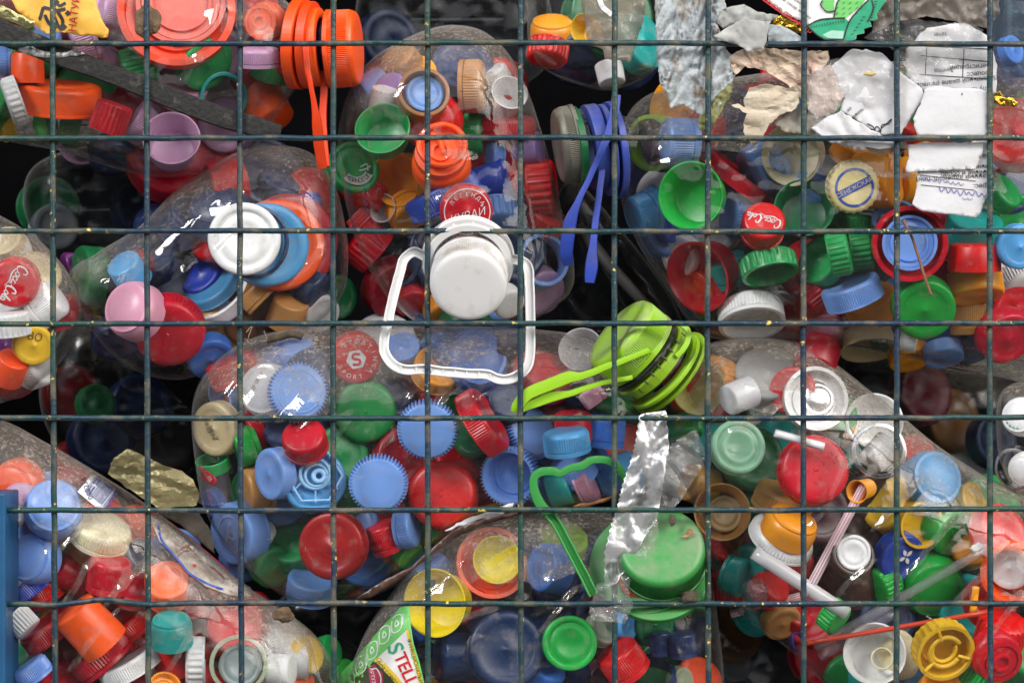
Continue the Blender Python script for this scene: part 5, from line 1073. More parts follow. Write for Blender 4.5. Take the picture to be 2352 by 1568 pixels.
fill('B9', [
 ('Co', 'lemon', 6, 170, 1110, 350, 165, 22, 1, 'pale yellow open cup right of the lime cap', {'h': .6}),
 ('T', 'milk', 6, 440, 1165, 220, 200, 60, 0, 'milky white faceted cap right of the yellow cup', {'h': .9}),
 ('Lo', 'white', 6, 960, 1180, 430, 60, 14, 0, 'white ring cap with a toothed clear centre', {'h': .25, 'ref': 'wrc'}),
 ('D', 'chrome', 6, 980, 1180, 230, 60, 14, 4, 'glassy dome inside the white ring cap', {'h': .3, 'into': 'wrc'}),
 ('L', 'red', 6, 790, 1130, 330, 170, 30, 7, 'red lid behind the white ring cap'),
 ('Co', 'white', 6, 1350, 1330, 370, 100, 20, 4, 'greyish white cap behind the silver ring', {'h': .4}),
 ('Ro', 'chrome', 9, 1382, 10, 370, 60, 8, 0, 'silver ring with a grey tube inside', {'h': .22, 'ref': 'sring'}),
 ('T', 'grey', 9, 1380, 30, 205, 225, 76, 7, 'light grey ribbed tube inside the silver ring', {'h': 1.0, 'into': 'sring'}),
 ('F', 'mint', 9, 440, -20, 370, 60, 14, 0, 'pale green lid reflecting a window', {'h': .3}),
 ('S', 'red', 9, 955, 135, 470, 60, 10, 0, 'large red lid with dark date print, lower right bottle', {'ref': 'datecap2', 'h': .3}),
 ('D', 'cyan', 9, 1790, 180, 400, 40, 24, 0, 'light blue cap with a round recess near the bottle edge', {'h': .5}),
 ('T', 'tan', 9, 170, 240, 270, 160, 60, 3, 'orange brown cap behind the brown clear cap', {'h': .7}),
 ('Co', 'seethrough_brown', 9, 330, 420, 370, 60, 12, -1, 'brown see-through open cap right of the green cap', {'h': .5, 'ref': 'btc'}),
 ('F', 'sand', 9, 345, 430, 250, 60, 12, 10, 'brown disc at the bottom of the see-through cap', {'h': .2, 'into': 'btc'}),
 ('S', 'tan', 9, 740, 340, 400, 70, 72, 3, 'orange brown ribbed cap above the amber dome', {'h': .4}),
 ('D', 'amber', 9, 790, 510, 370, 65, 60, 2, 'amber dome between the brown and the white ribbed cap', {'h': .5}),
 ('S', 'white', 9, 730, 590, 450, 62, 60, 3.5, 'white ribbed cap under the amber dome', {'h': .22}),
 ('Co', 'amber', 9, 1230, 285, 150, 190, 35, 1, 'amber tube end right of the pink striped straw', {'h': 1.2}),
 ('L', 'yellow', 9, 1400, 380, 320, 150, 50, 4, 'yellow body of a spout, behind the fourth wire', {'h': .5}),
 ('T', 'yellow', 9, 1560, 260, 190, 20, 76, 2, 'yellow spout arm left of the light blue recessed cap', {'h': 1.1}),
 ('Fo', 'yellow', 9, 1670, 510, 320, -20, 20, 0, 'yellow open cap with an inner ring', {'h': .4}),
 ('L', 'bgreen', 9, 1890, 570, 330, -30, 44, 4, 'green cap right of the yellow open cap', {'h': .5}),
 ('D', 'bgreen', 9, 1780, 970, 430, -60, 26, 2, 'large green cap under the clear tubes'),
 ('L', 'royal', 9, 1545, 740, 340, -40, 30, 1, 'royal blue cap with a small white petal emblem', {'ref': 'petal'}),
 ('K', 'bgreen', 9, 1400, 900, 250, 200, 60, 3, 'bright green cap left of the royal blue cap', {'h': .6}),
 ('K', 'bgreen', 9, 1080, 1120, 230, -40, 60, 3, 'bright green cap under the end of the milky tube'),
 ('T', 'choc', 9, 1180, 850, 400, 100, 72, 3, 'dark brown bottle top cylinder', {'h': .8}),
 ('R', 'choc', 9, 1210, 700, 300, 60, 26, 2, 'dark brown rim around the white disc', {'h': .3, 'ref': 'brim'}),
 ('F', 'white', 9, 1213, 692, 240, 60, 12, 2, 'white disc set in the dark brown rim', {'h': .12, 'into': 'brim'}),
 ('L', 'teal', 9, 500, 770, 260, 200, 40, 5, 'teal cap left of the milky tube'),
 ('K', 'dred', 9, 350, 920, 200, 95, 84, 2, 'dark red ribbed cap at the left edge of the lower right bottle', {'h': 1.0}),
 ('D', 'clear', 9, 560, 950, 180, 60, 12, 0, 'small clear dome below the teal cap'),
 ('S', 'red', 9, 690, 900, 260, 40, 50, 4, 'red cap beside the small clear dome'),
 ('L', 'tan', 9, 740, 1180, 270, -60, 40, 2, 'tan cap at the lower left edge of the lower right bottle'),
 ('S', 'red', 9, 840, 1080, 240, 60, 50, 3, 'red cap under the pink straw end'),
 ('N', 'royal', 9, 840, 1290, 130, 20, 50, 0, 'small royal blue ring at the vertical wire'),
 ('Co', 'white', 9, 1350, 1370, 400, 130, 18, 0, 'white cone with a threaded hole at its bottom', {'h': .6, 'ref': 'wcone'}),
 ('Ro', 'cream', 9, 1400, 1400, 150, 130, 18, 6, 'threaded cream ring inside the white cone', {'h': .5, 'into': 'wcone'}),
 ('L', 'cream', 9, 1560, 1370, 330, 20, 50, 6, 'cream cap right of the white cone', {'h': .7}),
 ('Ko', 'yellow', 9, 1830, 1370, 400, -60, 24, 0, 'yellow faceted cap with a broken inner ring', {'ref': 'facet', 'h': .4}),
 ('K', 'red', 9, 2200, 1220, 330, 80, 64, 1, 'bright red ribbed cap above the red flip cap', {'h': .6}),
 ('P', 'red', 9, 2210, 1440, 350, -60, 24, 0, 'red flip cap at the lower right corner'),
 ('Ro', 'orange', 9, 2260, 850, 420, 200, 30, 0, 'orange ring with a white cap inside, right edge', {'h': .4, 'ref': 'oring'}),
 ('L', 'white', 9, 2250, 800, 300, 200, 30, 6, 'white cap inside the orange ring', {'h': .3, 'into': 'oring'}),
 ('K', 'bgreen', 9, 2050, 1530, 220, 60, 76, 1, 'green ribbed cap in the lower right corner', {'h': .7}),
 ('L', 'red', 9, 2230, 540, 400, 40, 40, 5, 'dusty red lid at the right edge above the orange ring'),
 ('L', 'amber', 9, 1800, 1600, 280, 60, 40, 2, 'yellow lid at the bottom edge under the faceted cap'),
 ('L', 'cyan', 9, 1640, 1520, 200, -60, 40, 6, 'blue cap at the bottom between the white cone and the faceted cap'),
 ('L', 'milk', 9, 60, 120, 330, 60, 30, 6, 'milky lid left of the pale green lid'),
 ('L', 'dred', 9, 620, 700, 420, 20, 20, 20, 'dark red lid deep under the milky tube'),
 ('L', 'plum', 9, 1000, 420, 420, 20, 20, 18, 'dark lid behind the pink striped straw'),
 ('L', 'navy', 9, 1450, 1130, 420, 20, 20, 20, 'dark blue lid deep behind the clear tubes'),
 ('L', 'grey', 6, 640, 1000, 460, 90, 40, 14, 'dusty grey lid in the dirty top of the lower right bottle'),
 ('L', 'green', 6, 1150, 1270, 260, 20, 40, 8, 'dark green lid right of the white ring cap'),
 ('L', 'red', 9, 1650, 0, 260, 60, 40, 8, 'dusty red lid behind the silver ring'),
 ('L', 'dred', 9, 2150, 1000, 360, 60, 30, 16, 'dark red lid behind the orange ring'),
 ('L', 'yellow', 9, 2030, 330, 240, 30, 40, 8, 'dull yellow lid below the light blue recessed cap'),
 ('L', 'dgreen', 9, 560, 60, 420, 20, 20, 20, 'dark lid behind the pale green lid'),
])
fill('B10', [
 ('Lo', 'orange', 8, 1050, 760, 480, 60, 20, 2, 'dusty orange lid around a yellow open cap', {'h': .25, 'ref': 'olid'}),
 ('Co', 'lemony', 8, 1080, 740, 310, 60, 14, -6, 'yellow open cap inside the dusty orange lid', {'h': .22, 'into': 'olid'}),
 ('Co', 'lemony', 8, 660, 1030, 440, 175, 24, 0, 'large yellow open cap above the green printed label', {'h': .5}),
 ('L', 'blue', 8, 1370, 790, 330, 170, 55, 2, 'blue cap right of the dusty orange lid', {'h': .5}),
 ('D', 'navy', 8, 1500, 830, 360, 60, 26, 3, 'dusty navy cap behind the green carry handle'),
 ('L', 'lime', 8, 1530, 590, 330, 80, 50, 3, 'dusty lime lid behind the green carry handle'),
 ('L', 'red', 8, 930, 1080, 300, -60, 40, 8, 'red lid under the dusty orange lid'),
 ('L', 'navy', 8, 1150, 1340, 520, 60, 14, 2, 'very large navy lid at the bottom centre', {'h': .2}),
 ('T', 'navy', 8, 830, 1390, 330, 175, 70, 3, 'navy ribbed cap left of the very large navy lid', {'h': .9}),
 ('F', 'bgreen', 8, 1570, 1300, 370, 60, 8, -1, 'green lid with rings right of the very large navy lid', {'h': .2}),
 ('S', 'red', 8, 1920, 1420, 300, 125, 72, 2, 'red ribbed cap right of the green ringed lid', {'h': .7}),
 ('S', 'navy', 8, 2320, 1310, 180, 95, 84, 3, 'navy ribbed cap at the right edge of the bottom centre bottle', {'h': .9}),
 ('S', 'navy', 8, 2175, 1300, 140, 95, 84, 4, 'narrow navy ribbed cap beside the red ribbed cap', {'h': 1.1}),
 ('Ro', 'navy', 8, 2090, 1510, 380, 100, 50, 3, 'navy ring below the red ribbed cap', {'h': .3}),
 ('L', 'cyan', 8, 1975, 1180, 200, 0, 50, 4, 'light blue cap below the big green cap'),
 ('L', 'celadon', 8, 1810, 1190, 240, 40, 40, 6, 'pale green lid right of the green ringed lid'),
 ('L', 'navy', 8, 1500, 1530, 420, 90, 60, 5, 'navy lid at the bottom edge, under the green ringed lid'),
 ('Co', 'mint', 8, 620, 1400, 260, 190, 50, 6, 'pale green cup under the large yellow open cap'),
 ('L', 'navy', 8, 1230, 1080, 460, 60, 40, 12, 'dusty navy lid behind the blue cap'),
 ('L', 'dgreen', 8, 2150, 1180, 300, 0, 30, 12, 'dark green lid under the collar of the green cap'),
 ('S', 'navy', 8, 1000, 1180, 240, 120, 60, 4, 'navy ribbed cap at the upper left of the very large navy lid'),
 ('S', 'blue', 8, 1400, 1500, 260, 60, 60, 3, 'dark blue ribbed cap at the lower right of the very large navy lid'),
 ('S', 'navy', 8, 760, 1540, 260, 200, 60, 3, 'navy ribbed cap at the bottom edge by the green label'),
 ('L', 'plum', 8, 1830, 1560, 300, 0, 30, 10, 'dark lid at the bottom edge under the red ribbed cap'),
 ('L', 'brown', 8, 800, 1560, 300, 0, 40, 10, 'brownish lid at the bottom edge beside the label'),
 ('L', 'celadon', 8, 2330, 1560, 200, 0, 40, 8, 'pale green lid at the bottom edge by the vertical wire'),
])
fill('B11', [
 ('S', 'yellow', 7, 2085, 1370, 260, 20, 50, 2, 'yellow cap in the bottle edge behind the lower left bottle'),
 ('S', 'green', 7, 2190, 1360, 220, 20, 60, 4, 'green cap behind the yellow one at the lower left'),
 ('L', 'bgreen', 7, 2330, 1500, 200, 20, 50, 6, 'green cap low at the bottle edge behind the lower left bottle'),
])
fill('B12', [
 ('L', 'lblue', 3, 2290, 330, 200, 20, 40, 3, 'pale blue cap in the upper right corner bottle')])
fill('B14', [
 ('D', 'white', 6, 2310, 1290, 260, 160, 30, 0, 'white domed cap with teal dots at the right edge', {'ref': 'dots'}),
 ('D', 'white', 9, 2340, 150, 230, 200, 30, 0, 'white dial cap with teal marks at the right edge', {'ref': 'dial'}),
 ('R', 'chrome', 9, 2290, 140, 300, 200, 40, 3, 'grey metal ring around the white dial cap'),
])
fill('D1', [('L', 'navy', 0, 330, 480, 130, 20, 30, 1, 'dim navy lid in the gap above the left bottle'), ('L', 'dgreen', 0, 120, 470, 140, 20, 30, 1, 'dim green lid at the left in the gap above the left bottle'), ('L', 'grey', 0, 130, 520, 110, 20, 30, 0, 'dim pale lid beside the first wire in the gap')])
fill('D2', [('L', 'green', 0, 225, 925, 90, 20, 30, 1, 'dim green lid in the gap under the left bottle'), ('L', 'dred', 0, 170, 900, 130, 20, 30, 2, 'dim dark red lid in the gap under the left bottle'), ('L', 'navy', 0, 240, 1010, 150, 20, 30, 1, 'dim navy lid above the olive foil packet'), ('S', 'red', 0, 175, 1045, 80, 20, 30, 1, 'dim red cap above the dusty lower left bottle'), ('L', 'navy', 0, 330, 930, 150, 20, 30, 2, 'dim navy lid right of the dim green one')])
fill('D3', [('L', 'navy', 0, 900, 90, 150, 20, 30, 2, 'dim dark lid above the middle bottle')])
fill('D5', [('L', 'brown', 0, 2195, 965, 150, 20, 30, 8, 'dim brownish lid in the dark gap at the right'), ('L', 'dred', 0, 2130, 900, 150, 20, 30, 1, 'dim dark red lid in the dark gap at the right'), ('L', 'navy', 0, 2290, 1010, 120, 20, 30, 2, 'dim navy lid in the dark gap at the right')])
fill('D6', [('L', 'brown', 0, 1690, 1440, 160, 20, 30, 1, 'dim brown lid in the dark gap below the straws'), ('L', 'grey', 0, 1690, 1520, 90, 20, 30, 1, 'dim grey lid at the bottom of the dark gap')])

# ---- writing and marks on the caps
def coke(o, ang, s_=1.):
    """flowing white script across the cap top"""
    L = [[(-.62, .16, .6), (-.66, .30, .9), (-.80, .30, 1), (-.90, .05, 1.3), (-.82, -.20, 1.2), (-.66, -.18, .7), (-.55, -.02, .5)], [(-.48, .06), (-.57, -.04), (-.52, -.16), (-.42, -.12), (-.41, .0), (-.48, .06), (-.36, .04)],
         [(-.18, .05), (-.28, .06), (-.34, -.06), (-.28, -.17), (-.16, -.1)], [(.0, .04), (-.09, .06), (-.14, -.06), (-.08, -.16), (.0, -.06), (.02, .05), (.02, -.12), (.08, -.14)], [(.08, -.02, .7), (.16, -.02, .7)],
         [(.40, .18, .6), (.38, .32, 1), (.26, .30, 1.1), (.18, .06, 1.4), (.26, -.18, 1.2), (.40, -.16, .7), (.47, -.04, .5)], [(.54, .06), (.46, -.04), (.50, -.16), (.58, -.12), (.60, .0), (.54, .06)],
         [(.64, -.10), (.74, .24), (.78, .32), (.74, .1), (.68, -.14), (.76, -.14)], [(.92, .04), (.84, .06), (.79, -.06), (.84, -.16), (.91, -.06), (.94, .05), (.92, -.12), (.99, -.12)],
         [(-.70, -.24, .5), (-.4, -.30, 1.2), (.0, -.22, .7), (.3, -.30, .4)]]
    V = []; F = []
    for st in L:
        v, f = stroke2d([(p[0], p[1], p[2] if len(p) > 2 else .8) for p in st], .065, 6); b = len(V); V += v; F += [tuple(i + b for i in q) for q in f]
    cap_print(o, (V, F), WINK, ang=ang, sc_=.86 * s_, name='lettering')
coke(REF['coke1'], 237); coke(REF['coke2'], 160); 
cap_print(REF['senezh'], ring2d(.66, .76), BINK, name='emblem_ring')
V, F = poly2d([(-.74, -.15), (.74, -.15), (.74, .15), (-.74, .15)]); cap_print(REF['senezh'], (V, F), BINK, ang=27, name='emblem_band')
cap_print(REF['senezh'], text_geo('СЕНЕЖСКАЯ'), simple('cream_ink', (.74, .70, .52), .5), ang=27, sc_=.245, lift=.03, name='lettering')
o = REF['kubai']; cap_print(o, text_geo('КУВАЙ', .25), WINK, ang=14, sc_=.42, dy=-.16, name='lettering'); cap_print(o, arc_text('ЛЕГЕНДА', .66, 150, 30, .22), WINK, name='lettering'); cap_print(o, ring2d(.86, .9), WINK, name='ring_print')
o = REF['cher']; V, F = ring2d(.42, .74, 24, -130, -20); cap_print(o, (V, F), simple('grey_band', (.70, .74, .70), .5), name='band'); cap_print(o, arc_text('ЧЕРНОГОЛ', .58, -125, -28, .25, True), GINK, lift=.03, name='lettering')
for pts in ([(.2, .0), (.45, .15), (.5, -.1)], [(.15, -.15), (.4, -.05), (.6, .1)]): cap_print(o, stroke2d(pts, .05), WINK, name='emblem')
o = REF['istok']; EB = EMBOSS
cap_print(o, text_geo('СВ. ИСТОК'[:3]), EB, ang=-58, sc_=.34, dx=-.0, dy=.0, name='lettering'); cap_print(o, text_geo('ИСТОЧНИК'), EB, ang=-58, sc_=.26, dx=.24, dy=.12, name='lettering')
cap_print(o, stroke2d([(-.5, .1), (-.42, -.15), (-.35, .05), (-.52, .0)], .05), EB, name='emblem'); cap_print(o, ring2d(.70, .73), EB, name='ring_print')
o = REF['sport']; cap_print(o, arc_text('SPORTINIA', .72, 128, -40, .25), WINK, name='lettering'); cap_print(o, arc_text('SPORT', .70, 205, 285, .25, True), WINK, name='lettering')
hx = [(.40 * math.cos(math.radians(60 * k + 10)), .40 * math.sin(math.radians(60 * k + 10))) for k in range(6)]; cap_print(o, poly2d(hx), WINK, name='emblem'); cap_print(o, stroke2d([(.14, .2), (-.1, .2), (-.12, .04), (.12, -.02), (.12, -.18), (-.14, -.2)], .1), REDLAB, lift=.03, name='emblem')
o = REF['navyt']; cap_print(o, arc_text('ШИН ЛЕС', .70, 110, 30, .22), simple('faded_ink', (.30, .32, .45), .6), name='lettering')
o = REF['bo']; cap_print(o, text_geo('ВО'), simple('brown_ink', (.14, .09, .03), .6), ang=-15, sc_=.55, dx=.05, dy=.45, name='lettering')
o = REF['beige']
for k, s_ in enumerate(('10.07', '10 04', 'V')): cap_print(o, text_geo(s_), INK, ang=-72, sc_=.24, dx=-.24 + .22 * k, dy=.10 - .2 * k, name='lettering')
o = REF['date']; cap_print(o, text_geo('19 06 19'), simple('grey_ink', (.22, .20, .18), .7), ang=58, sc_=.2, dx=-.15, dy=.25, name='lettering'); cap_print(o, text_geo('05 02'), MATS['grey_ink'], ang=58, sc_=.2, dx=-.35, dy=-.15, name='lettering')
DOTS = simple('dark_red_print', (.20, .01, .015), .6)
def dots(o, cx, cy, ang, rows=3, cols=7, s_=.05, m=DOTS, sp=.085):
    rnd = random.Random(5); V = []; F = []
    for r_ in range(rows):
        for c_ in range(cols * 3):
            if rnd.random() < .5: continue
            for yy in range(2):
                if rnd.random() < .35: continue
                x, y = (c_ - cols * 1.5) * sp * .45, (r_ - rows / 2) * sp * 1.9 + yy * sp * .6; b = len(V); V += [(x, y), (x + s_, y), (x + s_, y + s_ * .8), (x, y + s_ * .8)]; F.append((b, b + 1, b + 2, b + 3))
    cap_print(o, (V, F), m, ang=ang, dx=cx, dy=cy, name='date_print')
dots(REF['datecap'], .22, -.12, -38, 2, 6, .03, sp=.10); dots(REF['datecap2'], .12, .15, 48, 3, 7, .03, sp=.11)
o = REF['dial']; TK = simple('teal_ink', (.02, .36, .30), .5); cap_print(o, arc_text('IIIIII', .6, 120, 300, .2), TK, name='marks', lift=-.10)
o = REF['dots']
for k in range(5): cap_print(o, ring2d(.001, .05, 10), TK, dx=.7 * math.cos(3.4 + k * .3), dy=.7 * math.sin(3.4 + k * .3), lift=-.05, name='marks')
o = REF['petal']
for a_ in (40, 110, 200, 290): cap_print(o, stroke2d([(.05 * math.cos(math.radians(a_)), .05 * math.sin(math.radians(a_)), .3), (.2 * math.cos(math.radians(a_)), .2 * math.sin(math.radians(a_)), 1.3), (.34 * math.cos(math.radians(a_)), .34 * math.sin(math.radians(a_)), .2)], .13), WINK, name='emblem', dx=.1, dy=.1)
o = REF['emb']; cap_print(o, ring2d(.56, .62), EB, name='emblem_ring'); cap_print(o, stroke2d([(-.2, -.3), (.0, .4), (.2, -.1), (-.1, -.05), (.1, .25)], .09), EB, name='emblem'); cap_print(o, arc_text('IIIIIIIIIIIIIIII', .74, 0, 300, .12), EB, name='marks')
o = REF['water']; root = o
u_, v_ = P(7, 1400, 170); wd_ = lambda u, v: fdepth(BOT['B7'], u, v) + .6
lb, dpw = sheet('lettered_label', [(1335, 100), (1370, 130), (1440, 185), (1450, 200), (1450, 245), (1420, 235), (1360, 205), (1340, 150)], wd_, REDLAB, amp=0, crop=7, keep=True, thick=.0002); tag(lb, 'small red label with white lettering stuck at the left end of the middle heap', 'label')
print_px(lb, text_geo('WATER'), WINK, dpw, 7, 1378, 165, 36, -52, lift=.3)
# extra shapes that make some caps recognisable
def ring_at(o, name, x, y, z, r, th, col, seg=40, a0=0, a1=360, flat=1.):
    pth = [Vector((x + r * math.cos(math.radians(a0 + (a1 - a0) * k / seg)), y + r * math.sin(math.radians(a0 + (a1 - a0) * k / seg)) * flat, z)) for k in range(seg + 1)]
    V, F = tube(pth, th, 8, up=Vector((0, 0, 1)))
    me = bpy.data.meshes.new(name); me.from_pydata(V, [], F); me.polygons.foreach_set('use_smooth', [True] * len(me.polygons)); me.materials.append(mat(col)); me.update()
    p = bpy.data.objects.new(name, me); C.objects.link(p); p.parent = o; return p
def bar_at(o, name, pts, r, col):
    V, F = tube([Vector(p) for p in pts], r, 8, up=Vector((0, 0, 1))); me = bpy.data.meshes.new(name); me.from_pydata(V, [], F); me.materials.append(mat(col)); me.update()
    p = bpy.data.objects.new(name, me); C.objects.link(p); p.parent = o; return p
o = REF['flip']; z = o['_h'] / 2; ring_at(o, 'hoop', 0.05, .15, z + .1, .78, .10, 'orange'); bar_at(o, 'hinge', [(-.3, .6, z), (0, .3, z + .1), (.1, -.1, z)], .1, 'orange')
o = REF['hex']; z = o['_h'] / 2 + .12; HC = 'spout_blue'; COL[HC] = (.30, .56, .85)
bar_at(o, 'hexagon_frame', [(.86 * math.cos(math.radians(60 * k + 3)), .86 * math.sin(math.radians(60 * k + 3)) + .1, z) for k in range(7)], .045, HC)
ring_at(o, 'spout_ring', 0, .18, z + .06, .46, .06, HC); ring_at(o, 'spout_ring', .04, .12, z + .10, .34, .05, HC); ring_at(o, 'spout_tip', .12, .10, z + .16, .17, .08, HC)
for k in range(6):
    a_ = math.radians(60 * k + 33); bar_at(o, 'spoke', [(.46 * math.cos(a_), .46 * math.sin(a_) + .17, z + .04), (.72 * math.cos(a_), .72 * math.sin(a_) + .1, z), (.82 * math.cos(a_), .82 * math.sin(a_) + .1, z)], .03, HC)
o = REF['facet']; z = -o['_h'] / 2
ring_at(o, 'inner_ring', 0, 0, z + .10, .55, .09, 'yellow', a0=30, a1=330); ring_at(o, 'inner_ring', 0, 0, z + .25, .42, .08, 'yellow', a0=-20, a1=200)
for a_ in (20, 140, 250):
    a_ = math.radians(a_); bar_at(o, 'rib', [(.5 * math.cos(a_), .5 * math.sin(a_), z + .06), (.72 * math.cos(a_), .72 * math.sin(a_), z + .04), (.93 * math.cos(a_), .93 * math.sin(a_), z + .02)], .06, 'yellow')

# ---- caps buried behind the ones in front: they close the gaps with colour
PAL = dict(B1=['red', 'lilac', 'orange', 'dred', 'green'], B2=['navy', 'red', 'green', 'tan', 'lblue', 'amber'], B4=['red', 'green', 'lblue', 'navy', 'amber', 'white'], B5=['navy', 'navy', 'royal', 'navy', 'red', 'blue'],
           B7=['lblue', 'red', 'green', 'navy', 'blue'], B8=['red', 'dred', 'orange', 'lblue', 'white'], B9=['red', 'green', 'choc', 'amber', 'dred', 'teal'], B10=['navy', 'blue', 'orange', 'dgreen'], B6=['beige', 'dred', 'white'])
PLACE = dict(B1='upper left bottle', B2='middle bottle', B4='upper right bottle', B5='left bottle', B7='middle heap', B8='lower left bottle', B9='lower right bottle', B10='bottom centre bottle', B6='far left bottle')
WORDS = dict(royal='royal blue', red='red', lilac='lilac', orange='orange', dred='dark red', green='green', navy='navy', tan='tan', lblue='light blue', amber='amber', white='white', brown='brown', dgreen='dark green', blue='blue', choc='dark brown', teal='teal', beige='beige')
rnd = random.Random(21)
BARE = [(-50, 940, 400, 1090), (300, 1000, 520, 1210), (600, 700, 1500, 775), (850, 20, 1250, 125), (1600, 760, 1990, 850), (1950, 850, 2400, 1000), (1380, 180, 1700, 230), (560, 1300, 800, 1450)]   # left to the dust
clear_ = lambda u, v: not any(a <= u <= c and b_ <= v <= d for a, b_, c, d in BARE)
SIDES = ('upper left corner', 'upper middle', 'upper right corner', 'left side', 'centre', 'right side', 'lower left corner', 'lower middle', 'lower right corner')
for key, cols in PAL.items():
    b = BOT[key]; ol = b['ol']; oc = OCC[key]
    x0, y0 = np.maximum(ol.min(0), (-20, -20)); x1, y1 = np.minimum(ol.max(0), (2372, 1588)); y = y0 + 40; row = 0; made = []
    while y < y1:
        x = x0 + 40 + (row % 2) * 45
        while x < x1:
            u, v = x + rnd.uniform(-18, 18), y + rnd.uniform(-18, 18); dia = rnd.uniform(112, 150)
            if all(inside(ol, u + dx, v + dy) for dx, dy in ((-60, 0), (60, 0), (0, 60), (0, -60))) and clear_(u, v):
                i0, i1, j0, j1 = int((v - 55 + 120) / CELL), int((v + 55 + 120) / CELL), int((u - 55 + 120) / CELL), int((u + 55 + 120) / CELL)
                w = oc[max(0, i0):i1, max(0, j0):j1]; bare = float((w < -900).mean()) if w.size else 0
                if bare > .10:
                    c = rnd.choice(cols); R = dia * MMPX / 2; a_, t_ = rnd.uniform(0, 360), rnd.uniform(0, 45); k_ = rnd.choice('LSDS'); n = axis_of(a_, t_)
                    d = fdepth(b, u, v) + 8; sl_, ok, lo, hi = span(u, v, R, R * 2 * HDEF[k_], n, True)
                    push = (oc[sl_] - lo - d)[ok]; push = push[push > 0]
                    if push.size: d = min(d + float(np.percentile(push, 80)), max(d, b['d0']))
                    o_ = oc[sl_]; o_[ok] = np.maximum(o_[ok], (hi + d)[ok])
                    o = put_cap(k_, c, u, v, dia, a_, t_, d)
                    side = SIDES[min(2, int(3 * (v - y0) / (y1 - y0))) * 3 + min(2, int(3 * (u - x0) / (x1 - x0)))]
                    what = {'L': 'smooth lid', 'S': 'ribbed cap', 'D': 'domed cap'}[k_]
                    made.append((WORDS[c] + ' ' + what, side, u, o))
            x += 90
        y += 84; row += 1
    y = y0 + 30; row = 0
    while y < y1:
        x = x0 + 30 + (row % 2) * 32
        while x < x1:
            u, v = x + rnd.uniform(-12, 12), y + rnd.uniform(-12, 12); dia = rnd.uniform(84, 112)
            if len(made) < 30 and all(inside(ol, u + dx, v + dy) for dx, dy in ((-50, 0), (50, 0), (0, 50), (0, -50))) and clear_(u, v):
                i0, i1, j0, j1 = int((v - 36 + 120) / CELL), int((v + 36 + 120) / CELL), int((u - 36 + 120) / CELL), int((u + 36 + 120) / CELL)
                w = oc[max(0, i0):i1, max(0, j0):j1]; bare = float((w < -900).mean()) if w.size else 0
                if bare > .12:
                    c = rnd.choice(cols); R = dia * MMPX / 2; a_, t_ = rnd.uniform(0, 360), rnd.uniform(40, 85); k_ = rnd.choice('SKTS'); n = axis_of(a_, t_)
                    d = fdepth(b, u, v) + 8; sl_, ok, lo, hi = span(u, v, R, R * 2 * HDEF[k_], n, t_ < 60)
                    push = (oc[sl_] - lo - d)[ok]; push = push[push > 0]
                    if push.size: d = min(d + float(np.percentile(push, 60)), max(d, b['d0'] - 10))
                    o_ = oc[sl_]; o_[ok] = np.maximum(o_[ok], (hi + d)[ok])
                    o = put_cap(k_, c, u, v, dia, a_, t_, d)
                    side = SIDES[min(2, int(3 * (v - y0) / (y1 - y0))) * 3 + min(2, int(3 * (u - x0) / (x1 - x0)))]
                    made.append((WORDS[c] + ' ' + {'S': 'tilted ribbed cap', 'K': 'coarse ribbed cap', 'T': 'narrow cap'}[k_], side, u, o))
            x += 62
        y += 58; row += 1
    for m_ in made:
        same = sorted(q for q in (n_[2] for n_ in made if n_[:2] == m_[:2]))
        w_ = '' if len(same) < 2 else ('left one, ' if m_[2] == same[0] else 'right one, ' if m_[2] == same[-1] else 'middle one, ')
        tag(m_[3], '%s buried deep, %s%s of the %s' % (m_[0], w_, m_[1], PLACE[key]), 'bottle cap', 'caps buried in the ' + PLACE[key])
# ------------------------------------------------------------------ loose things in front of and among the bottles
# flat black strap across the top left bottle
pts = [P(1, *q) + (d,) for q, d in (((-160, 110), 5), ((0, 215), 5), ((200, 290), 5), ((420, 380), 5), ((700, 480), 5), ((1000, 600), 5), ((1250, 700), 5), ((1500, 790), 5.2), ((1720, 850), 5.6), ((1885, 880), 6))]
o = strip('flat_strap', [(a, b, c) for a, b, c in pts], 52, 3.2, RUBBER, None, widths=[46, 56, 54, 50, 46, 47, 48, 48, 46, 28])
tag(o, 'scuffed flat black rubber strap lying diagonally across the upper left bottle', 'strap')
sc_poly = [(110, 330), (200, 310), (300, 345), (420, 350), (520, 330), (580, 365), (440, 385), (300, 390), (170, 365)]
q, _ = sheet('worn_patch', sc_poly, 3.0, simple('worn_silver', (.55, .54, .52), .4, metal=.5, nscale=300, col2=(.1, .1, .1), lo=.45, hi=.6), amp=.2, crop=1, parent=o, sc_=.06, thick=.0002)
# mud clump
def clump(name, c, x, y, r, d, m, label, cat, seed=0, sx=1., sy=1.):
    u, v = P(c, x, y); bm = bmesh.new(); bmesh.ops.create_icosphere(bm, subdivisions=4, radius=1)
    R = px(r * S, d)
    for w in bm.verts:
        k = 1 + .28 * noise.noise(w.co * 1.4 + Vector((seed, 0, 0))) + .14 * noise.noise(w.co * 4 + Vector((0, seed, 0))); w.co = Vector((w.co.x * sx, w.co.y * .45, w.co.z * sy)) * k * R
    me = bpy.data.meshes.new(name); bm.to_mesh(me); bm.free(); me.polygons.foreach_set('use_smooth', [True] * len(me.polygons)); me.materials.append(m)
    o = bpy.data.objects.new(name, me); C.objects.link(o); o.location = W(u, v, d); tag(o, label, cat); return o
clump('mud_clump', 1, 985, 145, 95, 7, MUD, 'brown clump of dry mud stuck on the upper left bottle', 'mud', 1, .95, 1.15)
fd = lambda key, off=.8: (lambda u, v: fdepth(BOT[key], u, v) - off)
